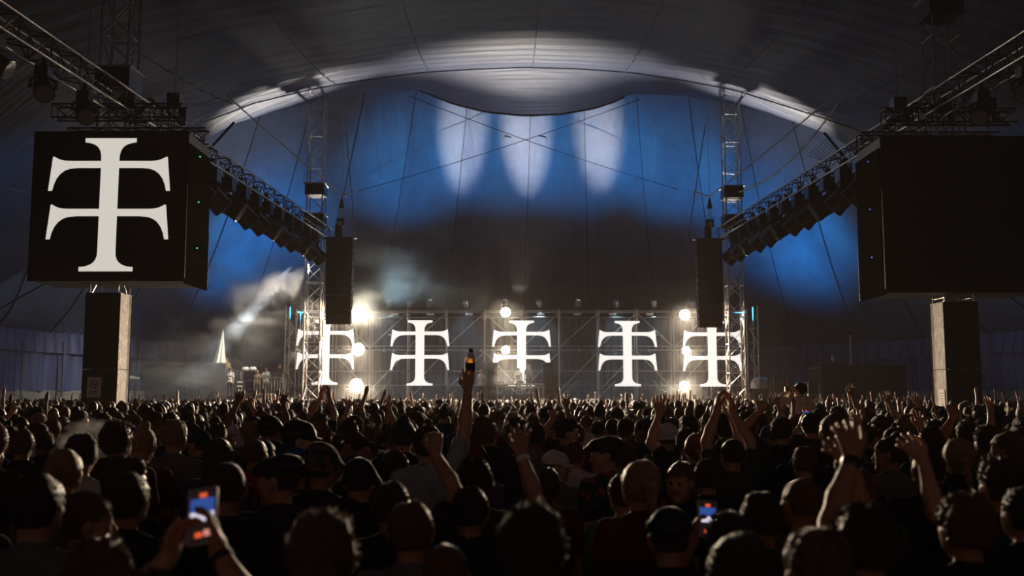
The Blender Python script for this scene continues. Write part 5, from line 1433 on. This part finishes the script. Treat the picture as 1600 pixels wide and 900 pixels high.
# the farther crowd, too many to count, as one object
def ell_rows(c, r, n=8, m=6):
    rows = []
    for i in range(m + 1):
        th = math.pi * i / m
        rows.append([(c[0] + r[0]*math.sin(th)*math.cos(2*math.pi*j/n), c[1] + r[1]*math.sin(th)*math.sin(2*math.pi*j/n), c[2] + r[2]*math.cos(th)) for j in range(n + 1)])
    return rows
def template(arm, hat, lod):
    mb = MB(); mats = []
    def addg(rows, m):
        a = len(mb.f); mb.grid(rows); mats.extend([m] * (len(mb.f) - a))
    n = 10 if lod else 8
    def rings(spec, m): addg([[(rx*math.cos(2*math.pi*j/n) + cx, ry*math.sin(2*math.pi*j/n) + cy, z) for j in range(n+1)] for rx, ry, z, cx, cy in spec], m)
    rings([(.16, .10, .45, 0, 0), (.19, .12, .9, 0, 0), (.21, .12, 1.15, 0, 0), (.235, .12, 1.34, 0, 0), (.20, .10, 1.43, 0, -.01), (.10, .075, 1.485, 0, -.01), (.06, .06, 1.50, 0, -.01)], 0)
    rings([(.06, .062, 1.46, 0, -.01), (.055, .058, 1.57, 0, 0)], 1)
    addg(ell_rows((0, .012, 1.635), (.076, .092, .108), n, 7), 1)
    for s in (-1, 1): addg(ell_rows((s*.08, 0, 1.63), (.012, .02, .03), 5, 3), 1)
    # hair: cap of the skull, lower at the back
    rows = []
    for i in range(5):
        th = [0, .45, .9, 1.35, 1.72][i]; row = []
        for j in range(n + 1):
            u = 2*math.pi*j/n; t2 = th * (1.12 - .30*math.sin(u)) if i > 1 else th
            row.append((.091*math.sin(t2)*math.cos(u), .012*0 - .004 + .108*math.sin(t2)*math.sin(u), 1.652 + .118*math.cos(t2)))
        rows.append(row)
    addg(rows, 2)
    if hat:
        rows = [[(r*math.cos(2*math.pi*j/n), -.004 + r*1.1*math.sin(2*math.pi*j/n), z) for j in range(n+1)] for r, z in ((.0, 1.785), (.07, 1.775), (.10, 1.72), (.105, 1.69), (.135, 1.67))]
        addg(rows, 3)
    for s, tgt in arm:
        a = len(mb.f); sh = Vector((s*.18, 0, 1.44)); wr = Vector(tgt); el = sh.lerp(wr, .52) + Vector((s*.05, -.03, 0)); d = (wr - el).normalized()
        mb.tube([sh, el, wr, wr + d*.05, wr + d*.10, wr + d*.17], [.05, .04, .028, .036, .04, .012], 6); mats.extend([1] * (len(mb.f) - a))
        a = len(mb.f); mb.tube([sh - Vector((0, 0, .05)), sh.lerp(el, .6)], [.06, .055], 6); mats.extend([0] * (len(mb.f) - a))
    return np.array(mb.v), mb.f, mats
TPL = {}
for key, arm in (('n', []), ('r', [(1, (.26, .1, 1.95))]), ('l', [(-1, (-.24, .12, 1.9))]), ('b', [(1, (.3, .05, 1.93)), (-1, (-.28, .08, 1.9))])):
    for hat in (0, 1): TPL[(key, hat)] = template(arm, hat, True)
clothl = ['black', 'charcoal', 'navy', 'maroon', 'grey', 'white', 'olive', 'teal', 'sand', 'blue', 'red']
cw = [40, 16, 10, 6, 6, 5, 5, 3, 3, 3, 1.5]
hairl = ['black', 'dark brown', 'brown', 'fair']; hw_ = [40, 40, 16, 6]
skinl = ['pale', 'tan', 'brown']
MS = [M['cloth_' + c] for c in clothl] + [M['hair_' + c] for c in hairl] + [M['skin_' + c] for c in skinl]
Vs, Fs, Ms = [], [], []; off = 0; nstuff = 0
Y = 1.8; row = 0
while Y < 53.5:
    dens = .60 if Y < 25 else .68
    half = Y * .56 + (3.2 if Y < 16 else 1.6)
    x = -half + (row % 2) * .3
    while x < half:
        X, YY = x + CR.uniform(-.12, .12), Y + CR.uniform(-.16, .16); x += dens
        if math.hypot(X, YY) < last_d - .1 and NPEOPLE[0] >= LIMIT and any((X-a)**2 + (YY-b)**2 < .36 for a, b, r in PLACED): continue
        if math.hypot(X, YY) < last_d and abs(X) < YY * .56 + .95: continue
        if any((X-a)**2 + (YY-b)**2 < r*r for a, b, r in BLOCK): continue
        if any((X-a)**2 + (YY-b)**2 < (.22 + r)**2 for a, b, r in PLACED) or (X - pr.location.x)**2 + (YY - RY)**2 < .45: continue
        if abs(X - CX) > 25.5: continue
        if abs(X - xFL) < .9 and abs(YY - FY) < 1.2: continue
        pa_ = .035 if YY < 45 else .07
        if X / YY > .15: pa_ *= 1.6
        key = CR.choice('rrlb') if CR.random() < pa_ else 'n'
        V, F, mt = TPL[(key, 1 if CR.random() < .12 else 0)]
        sc = min(1.06, max(.88, CR.gauss(.975, .045))); a = R(CR.uniform(-35, 35)); ca, sa = math.cos(a) * sc, math.sin(a) * sc
        V2 = np.stack([V[:, 0]*ca - V[:, 1]*sa + X, V[:, 0]*sa + V[:, 1]*ca + YY, V[:, 2]*sc], 1)
        ci = CR.choices(range(len(clothl)), cw)[0]; hi = CR.choices(range(4), hw_)[0]; si = CR.choices(range(3), [6, 4, 2])[0]; hati = CR.choices(range(len(clothl)), cw)[0]
        mp = [ci, len(clothl) + 4 + si, len(clothl) + hi, hati]
        Vs.append(V2); Fs += [tuple(i + off for i in f) for f in F]; Ms += [mp[m] for m in mt]; off += len(V); nstuff += 1
    Y += dens; row += 1
me = bpy.data.meshes.new('distant_crowd'); me.from_pydata(np.concatenate(Vs).tolist(), [], Fs)
for m in MS: me.materials.append(m)
me.polygons.foreach_set('material_index', np.array(Ms, np.int32)); me.polygons.foreach_set('use_smooth', [True]*len(me.polygons)); me.update()
tag(link('distant_crowd', me), 'dense distant crowd of heads and raised hands up to the stage', 'crowd', None, 'stuff')
print('individuals', NPEOPLE[0], 'last_d', last_d, 'stuff people', nstuff, 'faces', len(Fs))

# ------------------------------------------------------------------ haze and smoke
def volume_mat(name, dens, color, aniso=.2, noise=None):
    m = bpy.data.materials.new(name); m.use_nodes = True; nt = m.node_tree; nt.nodes.clear()
    out = nt.nodes.new('ShaderNodeOutputMaterial'); v = nt.nodes.new('ShaderNodeVolumeScatter')
    v.inputs['Color'].default_value = (*color, 1); v.inputs['Density'].default_value = dens; v.inputs['Anisotropy'].default_value = aniso
    nt.links.new(v.outputs[0], out.inputs['Volume'])
    if noise:
        scale, lo, hi, stretch, seed = noise
        tc = nt.nodes.new('ShaderNodeTexCoord'); mp = nt.nodes.new('ShaderNodeMapping'); mp.inputs['Scale'].default_value = stretch; mp.inputs['Location'].default_value = (seed, seed*1.7, seed*.3)
        nt.links.new(tc.outputs['Object'], mp.inputs['Vector'])
        n = nt.nodes.new('ShaderNodeTexNoise'); n.inputs['Scale'].default_value = scale; n.inputs['Detail'].default_value = 5; n.inputs['Roughness'].default_value = .55; n.inputs['Distortion'].default_value = .6
        nt.links.new(mp.outputs['Vector'], n.inputs['Vector'])
        ln = nt.nodes.new('ShaderNodeVectorMath'); ln.operation = 'LENGTH'; nt.links.new(tc.outputs['Object'], ln.inputs[0])
        fall = nt.nodes.new('ShaderNodeMapRange'); fall.inputs[1].default_value = .25; fall.inputs[2].default_value = 1.0; fall.inputs[3].default_value = 1; fall.inputs[4].default_value = 0
        nt.links.new(ln.outputs['Value'], fall.inputs[0])
        sub = nt.nodes.new('ShaderNodeMapRange'); sub.inputs[1].default_value = lo; sub.inputs[2].default_value = hi; sub.interpolation_type = 'SMOOTHSTEP'
        nt.links.new(n.outputs['Fac'], sub.inputs[0])
        mu = nt.nodes.new('ShaderNodeMath'); mu.operation = 'MULTIPLY'; nt.links.new(fall.outputs[0], mu.inputs[0]); nt.links.new(sub.outputs[0], mu.inputs[1])
        m2 = nt.nodes.new('ShaderNodeMath'); m2.operation = 'MULTIPLY'; m2.inputs[1].default_value = dens; nt.links.new(mu.outputs[0], m2.inputs[0]); nt.links.new(m2.outputs[0], v.inputs['Density'])
    return m
def smoke(name, c, r, dens, color, noise, label, aniso=.3):
    bm = bmesh.new(); bmesh.ops.create_icosphere(bm, subdivisions=3, radius=1.0)
    me = bpy.data.meshes.new(name); bm.to_mesh(me); bm.free(); me.materials.append(volume_mat(name, dens, color, aniso, noise))
    o = link(name, me); o.location = c; o.scale = r; tag(o, label, 'smoke', None, 'stuff'); return o
mb = MB().box((-46, -3, -.5), (48, 60.6, 24)); hz = mb.build('haze', volume_mat('thin_haze', .0006, (1.0, .88, .88), .0), label='thin haze filling the whole tent', cat='haze', kind='stuff')
hb = MB().box((XW[0]-1.5, 57.6, DK+.05), (XW[-1]+1.5, 60.0, 8.6)); hb.build('stage_haze', volume_mat('stage_haze', .007, (.92, .97, 1.0), .1), label='thicker haze hanging in front of the scaffold lamps', cat='haze', kind='stuff')
smoke('smoke_cloud', at(290, 580, 57.5), (7.0, 2.4, 2.6), .60, (1, .98, .94), (1.7, .46, .68, (1, 1, 1), 3.1), 'pale smoke rolling over the black booth and parasol')
smoke('smoke_cloud', at(395, 485, 55.6), (5.0, 2.0, 3.6), .8, (1, 1, 1), (1.9, .49, .66, (1, 1, 1), 7.7), 'smoke wisps caught in the white light beam')
smoke('smoke_cloud', at(628, 432, 57.5), (5.8, 2.2, 3.4), .36, (.75, .92, 1), (1.5, .47, .70, (1, 1, 1), 12.4), 'bluish smoke cloud hanging above the scaffold top rail')
smoke('smoke_cloud', at(830, 606, 58.2), (12.5, 1.3, 1.5), .10, (.85, .94, 1), (2.2, .43, .72, (1.6, 1, 1), 21.4), 'low bluish smoke drifting along the stage deck')
smoke('smoke_puff', at(142, 695, 6.8), (.24, .16, .19), 40.0, (1, 1, 1), (1.6, .44, .66, (1, 1, 1), 5.2), 'small white puff of breath smoke above the crowd heads', .0)
